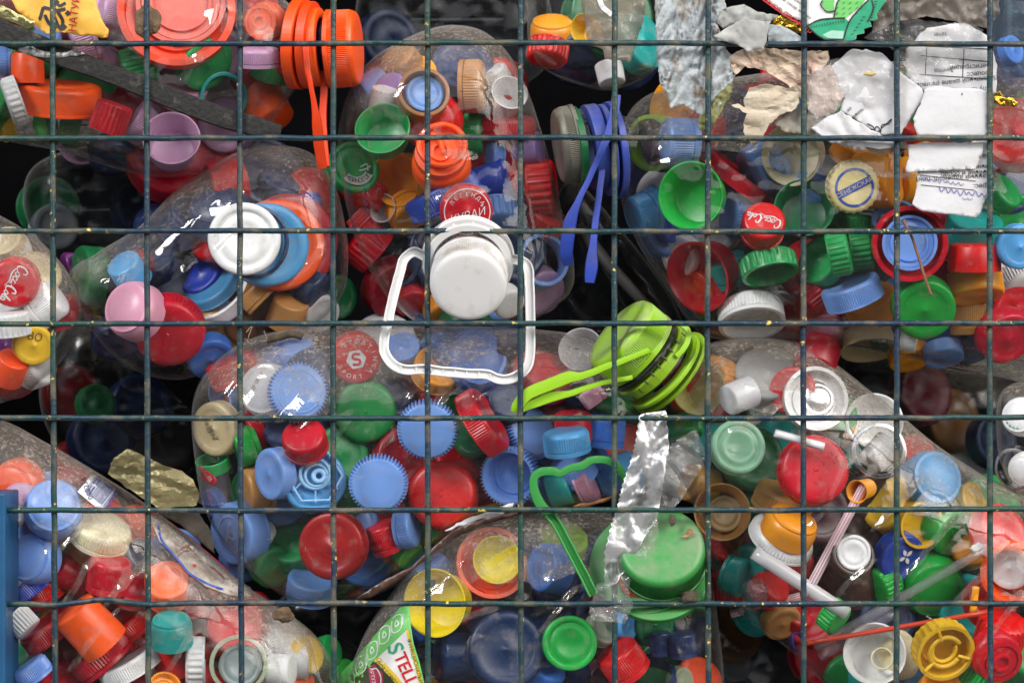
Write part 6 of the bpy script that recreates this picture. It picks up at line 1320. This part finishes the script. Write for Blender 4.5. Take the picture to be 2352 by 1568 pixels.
# orange torn label with print, inside the top left corner
o, dp = sheet('torn_label', [(60, -20), (640, -20), (660, 60), (690, 150), (728, 200), (720, 250), (680, 258), (600, 235), (540, 242), (480, 225), (410, 215), (330, 230), (270, 200), (230, 160), (120, 80)], fd('B1', 1.2), ORLABEL, amp=.5, crop=1, seed=3)
tag(o, 'torn yellow orange label with black gothic letters in the upper left corner', 'label')
print_px(o, text_geo('НАТУРА'), RINK, dp, 1, 505, 70, 72, 82)
for pts in ([(290, 50), (380, 70), (440, 60)], [(290, 50), (270, 120), (260, 130)], [(350, 80), (400, 190), (440, 180)], [(300, 100), (330, 160), (380, 190)], [(380, 70), (420, 140), (410, 190)]): stroke_px(o, pts, 22, INK, dp, 1)
for (x, y, s_) in ((455, 90, 22), (430, 183, 22), (370, 15, 30)): poly_px(o, [(x - s_, y), (x, y - s_), (x + s_, y), (x, y + s_)], INK, dp, 1)
stroke_px(o, [(372, 10), (400, 40), (440, 20)], 20, INK, dp, 1)
o, dp = sheet('gold_foil_strip', [(-20, 40), (10, 35), (120, 90), (235, 150), (225, 190), (205, 210), (100, 160), (-20, 110)], 3.2, simple('pale_gold_foil', (.72, .66, .30), .22, metal=.9, nscale=90, var=.4, bump=.8, bscale=250), amp=1.2, crop=1, seed=4, sc_=.05)
tag(o, 'pale gold foil strip crumpled above the black strap', 'foil')
# brown label strip hanging on the top centre bottle
o, dp = sheet('paper_strip', [(1640, -20), (2085, -20), (2060, 140), (2010, 300), (1975, 420), (1880, 400), (1800, 400), (1790, 330), (1690, 300), (1665, 120)], 16, FILM_DIRTY, amp=1.6, crop=2, seed=6)
tag(o, 'dirty brown see-through wrapper strip hanging at the top centre', 'wrapper')
stroke_px(o, [(1765, -10), (1790, 50), (1850, 100)], 34, simple('white_streak', (.8, .8, .8), .3), dp, 2)
# papers over the upper right bottle
o, dp = sheet('crumpled_film', [(-125, -20), (330, -20), (360, 60), (290, 160), (330, 250), (350, 330), (400, 380), (420, 500), (360, 600), (300, 740), (230, 800), (170, 770), (60, 700), (-20, 730), (-40, 640), (-90, 560), (-105, 430), (-110, 300)], 3.5, PAPER_GREY, amp=3.2, crop=3, seed=8, sc_=.022, step=5, fine=.8, aniso=(1.7, .45))
tag(o, 'crumpled dirty blue grey film at the top, left of the torn papers', 'wrapper')
o, dp = sheet('fibre_scrap', [(400, 550), (395, 620), (340, 720), (280, 830), (230, 880), (180, 870), (160, 800), (200, 760), (260, 690), (320, 610)], 3.5, simple('green_fibre', (.30, .30, .12), .8, nscale=300, var=.6, bump=1., bscale=400), amp=1.8, crop=3, seed=9, sc_=.06, step=6)
tag(o, 'frayed olive green fibre scrap at the lower edge of the blue grey film', 'scrap')
o, dp = sheet('paper_scrap', [(265, 240), (300, 225), (420, 150), (480, 120), (600, 150), (660, 140), (640, 200), (625, 270), (610, 335), (560, 330), (505, 358), (470, 320), (420, 300), (350, 285)], -3.4, PAPER_SCRAP, amp=1.2, crop=3, seed=10, sc_=.03, step=7)
tag(o, 'stiff grey paper scrap hooked over the topmost wire', 'paper scrap')
o, dp = sheet('paper_scrap', [(330, 60), (420, 40), (480, 30), (560, 80), (700, 100), (690, 130), (650, 145), (600, 180), (420, 160), (330, 190), (290, 150)], 2.5, PAPER_SCRAP, amp=2.5, crop=3, seed=11, sc_=.035, step=7)
tag(o, 'wrinkled grey paper scrap behind the topmost wire, beside the blue grey film', 'paper scrap')
o, dp = sheet('film_scrap', [(640, 160), (740, 180), (870, 250), (860, 285), (760, 285), (640, 290)], 3.0, simple('blue_grey_film', (.42, .47, .50), .5, nscale=100, var=.4, bump=.5), amp=1.6, crop=3, seed=12, sc_=.04, step=7)
tag(o, 'small blue grey film corner left of the green printed wrapper', 'scrap')
o, dp = sheet('gold_foil', [(660, 110), (740, 100), (860, 160), (900, 230), (800, 220), (700, 190), (650, 150)], 5.5, GOLDFOIL, amp=2.5, crop=3, seed=13, sc_=.05, step=6)
tag(o, 'crumpled golden foil tucked under the red printed wrapper', 'foil')
o, dp = sheet('crumpled_tissue', [(380, 380), (440, 340), (560, 320), (720, 330), (870, 345), (1040, 345), (1048, 400), (1000, 460), (940, 490), (900, 560), (890, 690), (830, 640), (760, 560), (690, 520), (600, 470), (480, 450), (420, 500), (385, 450)], 4.0, TISSUE, amp=3.0, crop=3, seed=14, sc_=.022, step=6, fine=.5, aniso=(.7, 1.5), sharp=True)
tag(o, 'crumpled beige pink tissue paper under the topmost wire', 'tissue')
o, dp = sheet('leaf_scrap', [(392, 705), (430, 700), (480, 730), (470, 660), (520, 590), (560, 565), (680, 570), (760, 590), (850, 590), (850, 690), (790, 745), (720, 760), (680, 810), (640, 830), (630, 880), (560, 965), (525, 972), (500, 930), (470, 880), (475, 800), (495, 755), (440, 735)], 1.8, PAPER_TAN, amp=2.2, crop=3, seed=15, sc_=.018, step=7, rag=4., fine=.3, sharp=True)
tag(o, 'torn tan leaf-shaped paper scrap hanging below the beige tissue', 'paper scrap')
o, dp = sheet('paper_scrap', [(660, 830), (760, 760), (880, 700), (960, 760), (1040, 800), (980, 860), (940, 905), (760, 890)], 5.5, simple('dusty_paper', (.40, .36, .30), .7, nscale=60, var=.4, bump=.4), amp=2., crop=3, seed=16, sc_=.04)
tag(o, 'dusty brown grey paper scrap right of the tan leaf-shaped scrap', 'paper scrap')
o, dp = sheet('film_scrap', [(880, 480), (1050, 440), (1110, 520), (1150, 640), (1080, 760), (960, 800), (890, 720)], 4.0, simple('pinkish_film', (.58, .46, .40), .35, nscale=50, var=.3, bump=.9, bscale=160, bdist=.002), amp=2.0, crop=3, seed=17, sc_=.03, step=7)
tag(o, 'shiny pinkish crumpled film between the beige tissue and the white paper', 'scrap')
# form paper, printed upside down
o, dp = sheet('printed_form', [(1560, 330), (1700, 190), (1950, 150), (2110, 240), (2170, 440), (2165, 640), (1900, 640), (1690, 620), (1560, 520)], 7.5, PAPER, amp=1.4, crop=3, seed=18, sc_=.012)
tag(o, 'white printed form with table lines lying upside down under clear film', 'paper')
for s_, x, y, z in (('регистрации', 1990, 448, 44), ('процесс', 2055, 495, 44), ('Зачтпа', 1815, 470, 40), ('по 5-балльной шкале (приводы', 1910, 545, 42), ('лучше:', 2030, 600, 42), ('затег', 1790, 230, 38)): print_px(o, text_geo(s_), INK, dp, 3, x, y, z, 184 if z != 42 else 186)
for a_, b_ in (((1690, 310), (2120, 330)), ((1660, 375), (2120, 415)), ((1650, 500), (2120, 530)), ((1950, 330), (1940, 520)), ((1700, 320), (1690, 500))): stroke_px(o, [a_, ((a_[0] + b_[0]) / 2, (a_[1] + b_[1]) / 2), b_], 5, INK, dp, 3)
o, dp = sheet('folded_paper', [(1040, 470), (1090, 420), (1200, 330), (1290, 335), (1400, 360), (1530, 490), (1650, 580), (1690, 640), (1600, 790), (1520, 905), (1400, 905), (1260, 830), (1120, 735), (1150, 640), (1090, 560)], 4.6, PAPER, amp=2.0, crop=3, seed=19, sc_=.015, fine=.15, step=7)
tag(o, 'white folded paper under clear film with a handwritten scrawl', 'paper')
stroke_px(o, [(1300, 830), (1340, 850), (1350, 880), (1360, 850), (1380, 860), (1390, 890), (1400, 840), (1440, 830), (1465, 800)], 7, INK, dp, 3); stroke_px(o, [(1360, 895), (1420, 840), (1460, 800)], 6, INK, dp, 3)
for s_, x, y in (('вот', 1130, 670), ('ткано', 1240, 760), ('ок', 1180, 735)): print_px(o, text_geo(s_), INK, dp, 3, x, y, 34, 222)
o, dp = sheet('folded_paper', [(930, 865), (1000, 800), (1120, 745), (1300, 850), (1480, 960), (1480, 1005), (1420, 1030), (1390, 1045), (1320, 1015), (1180, 990), (1060, 960), (990, 915)], 3.4, PAPER, amp=1.8, crop=3, seed=20, sc_=.018, fine=.15, step=6, rag=3)
tag(o, 'white folded paper edge just below the scrawled sheet, torn at the bottom', 'paper')
poly_px(o, [(1290, 985), (1380, 1000), (1480, 990), (1460, 1025), (1390, 1042), (1320, 1025)], simple('brown_stain', (.16, .10, .06), .9, nscale=150, var=.5), dp, 3)
o, dp = sheet('white_card', [(1605, 800), (1660, 700), (1690, 600), (1760, 580), (1900, 595), (2112, 600), (2112, 760), (2108, 905), (2080, 918), (1800, 912), (1640, 915), (1625, 860)], 3.6, PAPER, amp=1.3, crop=3, seed=21, sc_=.006, fine=.1, step=7)
tag(o, 'blank white card, the uppermost of the three at the right', 'paper')
poly_px(o, [(1932, 632), (1936, 622), (1942, 632), (1937, 642)], INK, dp, 3)
o, dp = sheet('torn_note', [(1640, 1130), (1900, 1000), (2120, 900), (2120, 1290), (2095, 1330), (2060, 1430), (2030, 1462), (1860, 1440), (1650, 1412), (1605, 1370), (1630, 1280)], 4.2, PAPER, amp=1.3, crop=3, seed=22, sc_=.009, fine=.1, step=7)
tag(o, 'white torn note with upside-down print and pen writing, lowest of the three', 'paper')
for s_, x, y, z, b in (('хранение и обраб', 1985, 1160, 44, 0), ('писанный адрес эл. почт', 1900, 1190, 46, 0), ('Адрес:', 2085, 1245, 44, 0), ('ний Вы', 2075, 1045, 40, 0), ('нение н', 2060, 1118, 40, 0)): print_px(o, text_geo(s_), INK, dp, 3, x, y, z, 183)
for a_, b_ in (((1655, 1175), (2030, 1215)), ((1660, 1240), (2020, 1275))): stroke_px(o, [a_, ((a_[0] + b_[0]) / 2, (a_[1] + b_[1]) / 2), b_], 4, INK, dp, 3)
def scrawl(x0, y0, x1, y1, n, amp, seed):
    rnd = random.Random(seed); return [(x0 + (x1 - x0) * i / n + rnd.uniform(-4, 4), y0 + (y1 - y0) * i / n + (amp if i % 2 else -amp) * rnd.uniform(.4, 1.1)) for i in range(n + 1)]
stroke_px(o, scrawl(1660, 1195, 1950, 1240, 16, 14, 1), 5, VINK, dp, 3); stroke_px(o, scrawl(1780, 1275, 2110, 1310, 16, 20, 2), 6, VINK, dp, 3); stroke_px(o, scrawl(1940, 1330, 2010, 1335, 4, 8, 3), 4, VINK, dp, 3)
o, dp = sheet('white_card', [(1570, 972), (1700, 960), (2078, 955), (2072, 1010), (2030, 1130), (1900, 1140), (1700, 1148), (1562, 1160), (1558, 1130), (1582, 1050)], 2.4 + .6, PAPER, amp=1.1, crop=3, seed=23, sc_=.008, fine=.1, step=7)
tag(o, 'blank white card below the wire, the middle of the three at the right', 'paper')
# ice cream wrapper
o, dp = sheet('ice_cream_wrapper', [(600, -20), (1440, -20), (1390, 60), (1365, 95), (1370, 130), (1320, 145), (1330, 180), (1280, 195), (1280, 225), (1230, 235), (1225, 265), (1190, 275), (1192, 305), (1160, 305), (1130, 280), (1000, 262), (900, 180), (880, 150), (740, 95)], 2.6, WPRINT, amp=.9, crop=3, seed=24, sc_=.012, keep=True)
tag(o, 'white ice cream wrapper with green print and red lettering at the top', 'wrapper')
poly_px(o, [(895, 178), (990, 132), (1150, 120), (1190, 160), (1160, 200), (1140, 262), (1010, 262)], MGREEN, dp, 3)
poly_px(o, [(1075, 125), (1100, 20), (1130, -18), (1300, -18), (1260, 40), (1160, 120)], LGREEN, dp, 3)
poly_px(o, [(1160, 205), (1190, 130), (1270, 40), (1330, -18), (1438, -18), (1390, 60), (1365, 95), (1368, 130), (1320, 145), (1328, 180), (1280, 195), (1278, 225), (1230, 235), (1222, 265), (1188, 275), (1190, 302), (1160, 300), (1142, 265)], MGREEN, dp, 3, lift=.55)
poly_px(o, [(1000, 235), (1060, 205), (1145, 210), (1138, 262), (1040, 258)], simple('pale_mint_print', (.40, .72, .58), .4), dp, 3, lift=.6)
for pts in ([(895, 178), (990, 132), (1150, 122)], [(1075, 125), (1100, 20), (1130, -18)], [(1160, 205), (1190, 130), (1270, 40), (1330, -18)], [(1142, 265), (1160, 205)], [(900, 180), (1010, 262), (1142, 265)], [(1000, 5), (990, 40), (1030, 80), (1085, 75)], [(1300, 150), (1340, 70), (1330, 0)]): stroke_px(o, pts, 9, INK, dp, 3, lift=.8)
for k in range(14):
    x = 905 + k * 18; stroke_px(o, [(x, 178 - k * 3.6), (x + 8, 194 - k * 3.2)], 4, INK, dp, 3, lift=.8)
for k in range(9): stroke_px(o, [(1312 + k * 5, 140 - k * 18), (1332 + k * 5, 136 - k * 18)], 5, INK, dp, 3, lift=.8)
for k in range(12):
    x = 1090 + (k % 4) * 44; y = 100 - (k // 4) * 36; stroke_px(o, [(x, y), (x + 16, y - 14)], 4, GINK, dp, 3, lift=.8)
for k in range(6): stroke_px(o, [(1190 + k * 16, 235 - k * 24), (1212 + k * 15, 225 - k * 22)], 4, INK, dp, 3, lift=.8)
poly_px(o, [(1000, -15), (1085, -15), (1075, 30), (1080, 80), (1030, 78), (1000, 40)], LGREEN, dp, 3)
print_px(o, text_geo('Мороженое пломбир'), RINK, dp, 3, 700, 55, 54, -34.5); print_px(o, text_geo('состав: сахар, молоко'), INK, dp, 3, 800, 40, 28, -34.5); print_px(o, text_geo('крахмал'), INK, dp, 3, 850, 20, 26, -34.5)
stroke_px(o, [(600, 0), (740, 100), (860, 165)], 7, RINK, dp, 3)
# clear crinkled films
for nm, poly, d, a_, s_, lb in (
    ('clear_film', [(1280, 255), (1380, 180), (1480, 140), (1640, 130), (1760, 150), (1990, 160), (2080, 200), (2050, 300), (1900, 420), (1720, 570), (1640, 560), (1540, 430), (1440, 300)], 3.4, 2.6, 31, 'crinkled clear film over the top of the printed form'),
    ('clear_film', [(930, 470), (1060, 400), (1250, 360), (1420, 420), (1560, 560), (1500, 700), (1300, 720), (1160, 660), (1060, 800), (980, 880), (900, 800)], 2.9, 1.8, 32, 'shiny clear film lying over the scrawled white paper')):
    o, dp = sheet(nm, poly, d, FILM, amp=a_, crop=3, seed=s_, sc_=.032, step=6, thick=None); tag(o, lb, 'film')
o, dp = sheet('dirty_film', [(1420, -20), (2180, -20), (2190, 90), (2110, 190), (1960, 160), (1700, 110), (1480, 150), (1330, 230), (1340, 150)], 5, FILM_DIRTY, amp=3., crop=3, seed=33, sc_=.025, step=7, thick=None)
tag(o, 'dirty brown crinkled film right of the green printed wrapper', 'film')
o, dp = sheet('gold_foil', [(2155, 625), (2190, 615), (2220, 650), (2280, 650), (2310, 690), (2290, 715), (2200, 712), (2150, 690)], 5, GOLDFOIL, amp=2.5, crop=3, seed=34, sc_=.06, step=5)
tag(o, 'small golden foil scrap beside the blank card at the right edge', 'foil')
clump('seed_husk', 3, 1318, 495, 34, 1.4, simple('husk', (.62, .46, .20), .7), 'pale seed husk on the scrawled white paper', 'husk', 2, 1.1, .5)
# olive foil packet
o, dp = sheet('foil_packet', [(720, 160), (770, 60), (870, 0), (1000, 60), (1100, 110), (1220, 150), (1290, 200), (1340, 300), (1320, 380), (1180, 390), (1060, 392), (960, 330), (830, 240)], 30, OLIVE, amp=2.4, crop=7, seed=40, sc_=.016, step=9, fine=.3, sharp=True, aniso=(.5, 1.6))
tag(o, 'olive gold foil packet lying between the two left bottles', 'packet')
q, _ = sheet('crimped_seal', [(745, 100), (770, 55), (860, -2), (905, 40), (870, 80), (850, 130), (790, 120)], 26, OLIVE, amp=1.2, crop=7, seed=41, sc_=.08, step=5, parent=o)
o, dp = sheet('cardboard_piece', [(1060, 430), (1330, 420), (1420, 560), (1440, 700), (1340, 620), (1200, 500)], 40, simple('muddy_card', (.09, .075, .06), .9, nscale=50, var=.5), amp=2., crop=7, seed=42)
tag(o, 'muddy dark cardboard piece under the olive foil packet', 'cardboard')
# stickers and labels on the bottles
r8 = BOT['B8']['root']
o, dp = sheet('barcode_sticker', [(520, 285), (620, 165), (775, 270), (710, 392), (640, 388)], fd('B8', .7), simple('sticker_white', (.78, .80, .84), .5, nscale=60, var=.15), amp=0, crop=7, seed=50, parent=r8, keep=True)
ca, sa = math.cos(math.radians(-32)), math.sin(math.radians(-32))
rnd = random.Random(4); x = -95
while x < 98:
    w = rnd.choice((3, 3, 5, 8)); cx, cy = 680 + x * .78, 288 + x * .60
    stroke_px(r8, [(cx - 40, cy + 52), (cx - 13, cy + 17), (cx + 13, cy - 17), (cx + 40, cy - 52)], w, MATS.get('barcode_ink') or simple('barcode_ink', (.07, .09, .26), .5), dp, 7, lift=.7); x += w + rnd.choice((3, 4, 6))
print_px(r8, text_geo('000236'), INK, dp, 7, 585, 262, 52, 112, lift=.6)
o, dp = sheet('old_label', [(1010, 440), (1090, 450), (1280, 600), (1420, 730), (1530, 830), (1680, 930), (1690, 985), (1600, 990), (1500, 965), (1380, 920), (1260, 830), (1210, 760), (1150, 690), (1070, 620), (1030, 530)], fd('B8', .9), OLDLABEL, amp=.5, crop=7, seed=51, parent=r8)
stroke_px(r8, [(1060, 500), (1080, 600), (1140, 680), (1210, 760), (1270, 830), (1390, 900), (1500, 940)], 14, BINK, dp, 7); stroke_px(r8, [(1180, 690), (1280, 640), (1330, 690)], 10, simple('faded_red', (.28, .12, .10), .7), dp, 7); stroke_px(r8, [(1190, 720), (1260, 680), (1360, 760)], 8, MATS['faded_red'], dp, 7)
stroke_px(r8, [(1090, 452), (1280, 600), (1430, 725), (1540, 825)], 8, RINK, dp, 7); poly_px(r8, [(1288, 770), (1315, 770), (1318, 792), (1296, 790)], RINK, dp, 7)
for (x, y) in ((1230, 640), (1250, 660), (1400, 780), (1420, 800), (1440, 815)): stroke_px(r8, [(x, y), (x + 40, y + 18), (x + 80, y + 60)], 7, MATS['faded_red'], dp, 7)
# green label on the bottom centre bottle
rb = BOT['B10']['root']
o, dp = sheet('printed_label', [(430, 1060), (492, 1050), (502, 1190), (520, 1300), (560, 1430), (610, 1640), (-20, 1640), (40, 1490), (130, 1400), (290, 1210)], fd('B10', .9), LGREEN, amp=.25, crop=8, seed=52, parent=rb, keep=True)
poly_px(rb, [(270, 1405), (330, 1350), (470, 1215), (520, 1400), (580, 1640), (480, 1640), (400, 1520)], WPRINT, dp, 8, lift=.3)
poly_px(rb, [(468, 1212), (484, 1208), (530, 1380), (605, 1640), (575, 1640), (515, 1400)], YPRINT, dp, 8, lift=.45); poly_px(rb, [(252, 1412), (288, 1392), (410, 1520), (500, 1640), (440, 1640), (380, 1545), (310, 1470)], YPRINT, dp, 8, lift=.45)
poly_px(rb, [(100, 1500), (250, 1420), (310, 1475), (380, 1550), (435, 1640), (20, 1640)], DPRINT, dp, 8, lift=.3)
for s_, x, y, m_ in (('S', 392, 1335, GINK), ('T', 430, 1400, RINK), ('E', 452, 1455, RINK), ('L', 476, 1505, RINK), ('L', 500, 1555, RINK)):
    print_px(rb, text_geo(s_), MGREEN if s_ == 'S' else m_, dp, 8, x, y, 150 if s_ == 'S' else 120, -66, lift=.6); print_px(rb, text_geo(s_), MGREEN if s_ == 'S' else m_, dp, 8, x + 5, y + 2, 150 if s_ == 'S' else 120, -66, lift=.62)
print_px(rb, text_geo('ФУНКЦИОНАЛЬН'), GINK, dp, 8, 528, 1420, 36, -74, lift=.7); print_px(rb, text_geo('ДЛЯ ГОРОДА'), GINK, dp, 8, 350, 1510, 36, -48, lift=.7)
for (x, y) in ((165, 1440), (240, 1345), (322, 1240), (405, 1165)):
    stroke_px(rb, [(x - 26, y - 28), (x + 30, y - 56), (x + 30, y + 34), (x - 26, y + 62)], 7, WINK, dp, 8, closed=True, lift=.5); stroke_px(rb, [(x, y - 22), (x + 14, y + 4), (x - 6, y + 24), (x - 8, y), (x, y - 22)], 8, WINK, dp, 8, lift=.5)
    for k in range(3): stroke_px(rb, [(x + 36 + k * 7, y - 60), (x + 34 + k * 7, y + 10)], 3, WINK, dp, 8, lift=.5)
poly_px(rb, [(215, 1465), (255, 1440), (312, 1500), (320, 1590), (235, 1600)], simple('crimson_print', (.42, .03, .08), .5), dp, 8, lift=.5); stroke_px(rb, [(235, 1480), (270, 1470), (298, 1520), (300, 1570)], 8, WINK, dp, 8, lift=.7)
print_px(rb, text_geo('АРТУЗИ'), WINK, dp, 8, 246, 1530, 34, -78, lift=.7)
# paper flyer edge between the bottles
o, dp = sheet('flyer_edge', [(720, 555), (860, 470), (1000, 425), (1120, 380), (1195, 358), (1185, 390), (1120, 440), (980, 465), (860, 510)], 3.6, PAPER, amp=.8, crop=8, seed=53, sc_=.02)
tag(o, 'curled white paper edge below the big red cap with date print', 'paper')
o, dp = sheet('dark_wrapper', [(600, 700), (760, 560), (900, 490), (1180, 420), (1450, 390), (1240, 440), (1000, 500), (800, 580), (680, 680), (420, 880), (220, 1000), (120, 1010), (300, 890), (500, 790)], 14, simple('dark_brown_wrapper', (.10, .05, .035), .35, nscale=40, var=.6, bump=.5), amp=1.2, crop=8, seed=54, sc_=.02)
tag(o, 'dark brown folded wrapper edge under the curled white paper', 'wrapper')
o, dp = sheet('bark_strip', [(1590, 378), (1700, 355), (1800, 325), (1920, 290), (1925, 305), (1800, 350), (1690, 385), (1600, 395)], 5, simple('brown_bark', (.28, .11, .03), .8, nscale=120, var=.6), amp=.8, crop=8, seed=55)
tag(o, 'thin brown bark strip beside the green carry handle', 'bark')
# silver foil sleeve and clear tail hanging over the green cap
def zigzag(pts, n, amp):
    out = []
    for (x0, y0), (x1, y1) in zip(pts, pts[1:]):
        for k in range(n): f = k / n; out.append((x0 + (x1 - x0) * f + (amp if k % 2 else -amp), y0 + (y1 - y0) * f))
    return out
left = zigzag([(1800, 910), (1800, 690), (1850, 500), (1890, 370), (1920, 240), (1975, 80), (2010, -60), (2040, -260)], 8, 6)
right = zigzag([(2215, -260), (2235, 10), (2215, 120), (2180, 300)], 6, 5) + [(2150, 480), (2090, 560), (1990, 740), (1930, 830), (1880, 900), (1840, 920)]
o, dp = sheet('foil_sleeve', left + right, -1.9, FOIL, amp=2.2, crop=8, seed=56, sc_=.016, step=6, keep=True, fine=.35, aniso=(1.4, .7))
tag(o, 'crinkled silver foil sleeve hanging over the green carry handle', 'foil')
o, dp = sheet('clear_wrapper', [(2150, 440), (2165, 560), (2090, 720), (2010, 830), (1960, 930), (1990, 1040), (1940, 1170), (1850, 1160), (1740, 1150), (1690, 1100), (1730, 990), (1750, 890), (1880, 900), (1990, 740), (2090, 560)], -2.6, FILM, amp=2.0, crop=8, seed=57, sc_=.036, step=6, thick=None)
tag(o, 'twisted clear wrapper tail below the silver foil sleeve', 'wrapper')
o, dp = sheet('clear_wrapper', [(1500 - 0, 0), (1620, -200), (1750, -400), (1900, -560), (1990, -420), (1980, -260), (1990, 20), (1900, 240)] if False else [(-200, 200 - 0), (-60, 0), (150, -140), (230, 60), (60, 330), (-70, 480)], 3.2, FILM, amp=2.4, crop=9, seed=58, sc_=.03, step=6, thick=None)
tag(o, 'crinkled clear wrapper above the brown open cap', 'wrapper')
# straws and tubes in the lower right bottle
def straw(name, a, b, w, m, label, d=None, c=9, stripe=None, hollow=True):
    ua, va = P(c, *a); ub, vb = P(c, *b); off = w * S * K * 500 + 1.0
    fa = max(fdepth(BOT['B9'], ua, va), fdepth(BOT['B9'], (ua + ub) / 2, (va + vb) / 2), fdepth(BOT['B9'], ub, vb)) + off if d is None else d
    pth = [W(ua + (ub - ua) * k / 8, va + (vb - va) * k / 8, fa) for k in range(9)]
    V, F = tube(pth, px(w * S / 2, fa), 20, caps=not hollow)
    o = mesh_obj(name, V, F, m, thick=.0002 if hollow else None); tag(o, label, 'straw')
    if stripe:
        for s_ in (-.35, .25, .7):
            A, B = pth[0], pth[-1]; t = (B - A).normalized(); x = t.cross(Vector((0, -1, 0))).normalized(); R = px(w * S / 2, fa) * 1.03
            off_ = x * (R * s_) + Vector((0, -1, 0)) * (R * math.sqrt(1 - s_ * s_)); V, F = tube([A + off_, (A + B) / 2 + off_, B + off_], .00022, 6); mesh_obj('stripe', V, F, stripe, o)
    return o
PINKSTR = simple('pink_stripe', (.62, .10, .16), .4); STRAWW = simple('straw_white', (.72, .62, .66), .35, var=.08)
straw('drinking_straw', (1290, 225), (885, 985), 62, STRAWW, 'pink striped white drinking straw pointing up between the red and brown caps', stripe=PINKSTR)
straw('drinking_straw', (1180 - 330, 985), (385, 1105), 52, STRAWW, 'pink striped straw end lying at the lower left of its bottle', stripe=PINKSTR)
straw('clear_tube', (2110, 660), (950, 1330), 66, mat('clear'), 'upper of two long clear plastic tubes crossing the lower right bottle')
straw('clear_tube', (1500, 1090), (980, 1395), 62, mat('clear'), 'lower of two clear plastic tubes, beside the white cone')
straw('milky_tube', (540, 690), (1165, 1100), 96, mat('milk'), 'wide milky white tube lying under the pink striped straw', hollow=False)
straw('red_straw', (2110, 1090), (900, 1300), 32, simple('red_straw', (.55, .05, .02), .35, var=.1), 'orange red straw behind the clear tubes', d=30)
straw('yellow_stick', (2030, 920), (2010, 1090), 46, plastic('amber'), 'short amber plastic stick by the right edge', d=14)
straw('white_sliver', (-0 + 680, -110), (1010, -15), 52, simple('white_sliver', (.78, .78, .80), .4), 'flat white plastic sliver over the red lid with date print', d=7)
o, dp = sheet('paper_bit', [(1985, 665), (2010, 640), (2050, 625), (2080, 645), (2060, 680), (2020, 695)], 6.5, PAPER, amp=.5, crop=9, seed=60, sc_=.05, step=5)
tag(o, 'tiny white paper bit on the green cap at the lower right', 'paper scrap')
# twigs, threads, dirt
def thread(name, c, pts, r, m, label, cat, d=2.):
    sp = smooth_path([P(c, *q) for q in pts], 8); path = [W(q[0], q[1], d + .6 * noise.noise(Vector((i * .3, d, 0)))) for i, q in enumerate(sp)]
    V, F = tube(path, r * K, 8); o = mesh_obj(name, V, F, m); tag(o, label, cat); return o
thread('plant_stalk', 6, [(1540, -10), (1600, 100), (1640, 220), (1690, 380), (1730, 490)], 3.4, simple('brown_stem', (.22, .10, .05), .7), 'thin brown stem hanging in front of the blue lid in a red ring', 'stem', 4.5)
thread('twig', 4, [(1795, 790), (1880, 770), (1960, 750), (2030, 770)], 9, TWIG, 'short dark twig on the dusty top of the middle bottle', 'twig', 34)
for k, p_ in enumerate(([(1650, 740), (1690, 700), (1660, 800), (1700, 810)], [(1770, 730), (1790, 790), (1740, 800)], [(1640, 780), (1690, 820), (1720, 790)])): thread('hair_thread', 4, p_, 1.0, simple('pale_hair', (.30, .24, .19), .8) if 'pale_hair' not in MATS else MATS['pale_hair'], ('longest fine pale fibre looping left of the dark twig', 'hooked pale fibre right beside the dark twig', 'short pale fibre under the longest one, by the dark twig')[k], 'fibre', 30)
clump('dirt_clod', 9, 105, 990, 55, -1, TWIG, 'small brown dirt clod on the wire right of the green cap', 'dirt', 3, 1.1, .8)
clump('dirt_clod', 8, 2255, 475, 32, -1, TWIG, 'tiny dark clod at the top of the green cap', 'dirt', 5, .7, 1.2)
clump('dirt_clod', 9, 100, 1100, 28, 8, TWIG, 'tiny brown clod hanging below the wire right of the green cap', 'dirt', 6, .6, 1.3)
o, dp = sheet('dry_leaf', [(40, 590), (80, 575), (95, 530), (135, 540), (130, 570), (90, 595)], -1, STRAWLEAF, amp=1.2, crop=9, seed=61, sc_=.08, step=4); tag(o, 'small curled dry leaf on the right rim of the green cap', 'leaf')
clump('dirt_clod', 7, 1900, 1110, 70, 26, MUD, 'mud and grit patch at the right shoulder of the lower left bottle', 'mud', 7, 1., .7)
# steel rod behind the blue handle
V, F = tube([W(1330, 520, 100), W(1400, 610, 92), W(1500, 720, 84)], 15 * K, 10); o = mesh_obj('metal_rod', V, F, simple('dull_rod', (.09, .085, .08), .6)); tag(o, 'dull grey rod in the dark gap right of the blue handle', 'rod')
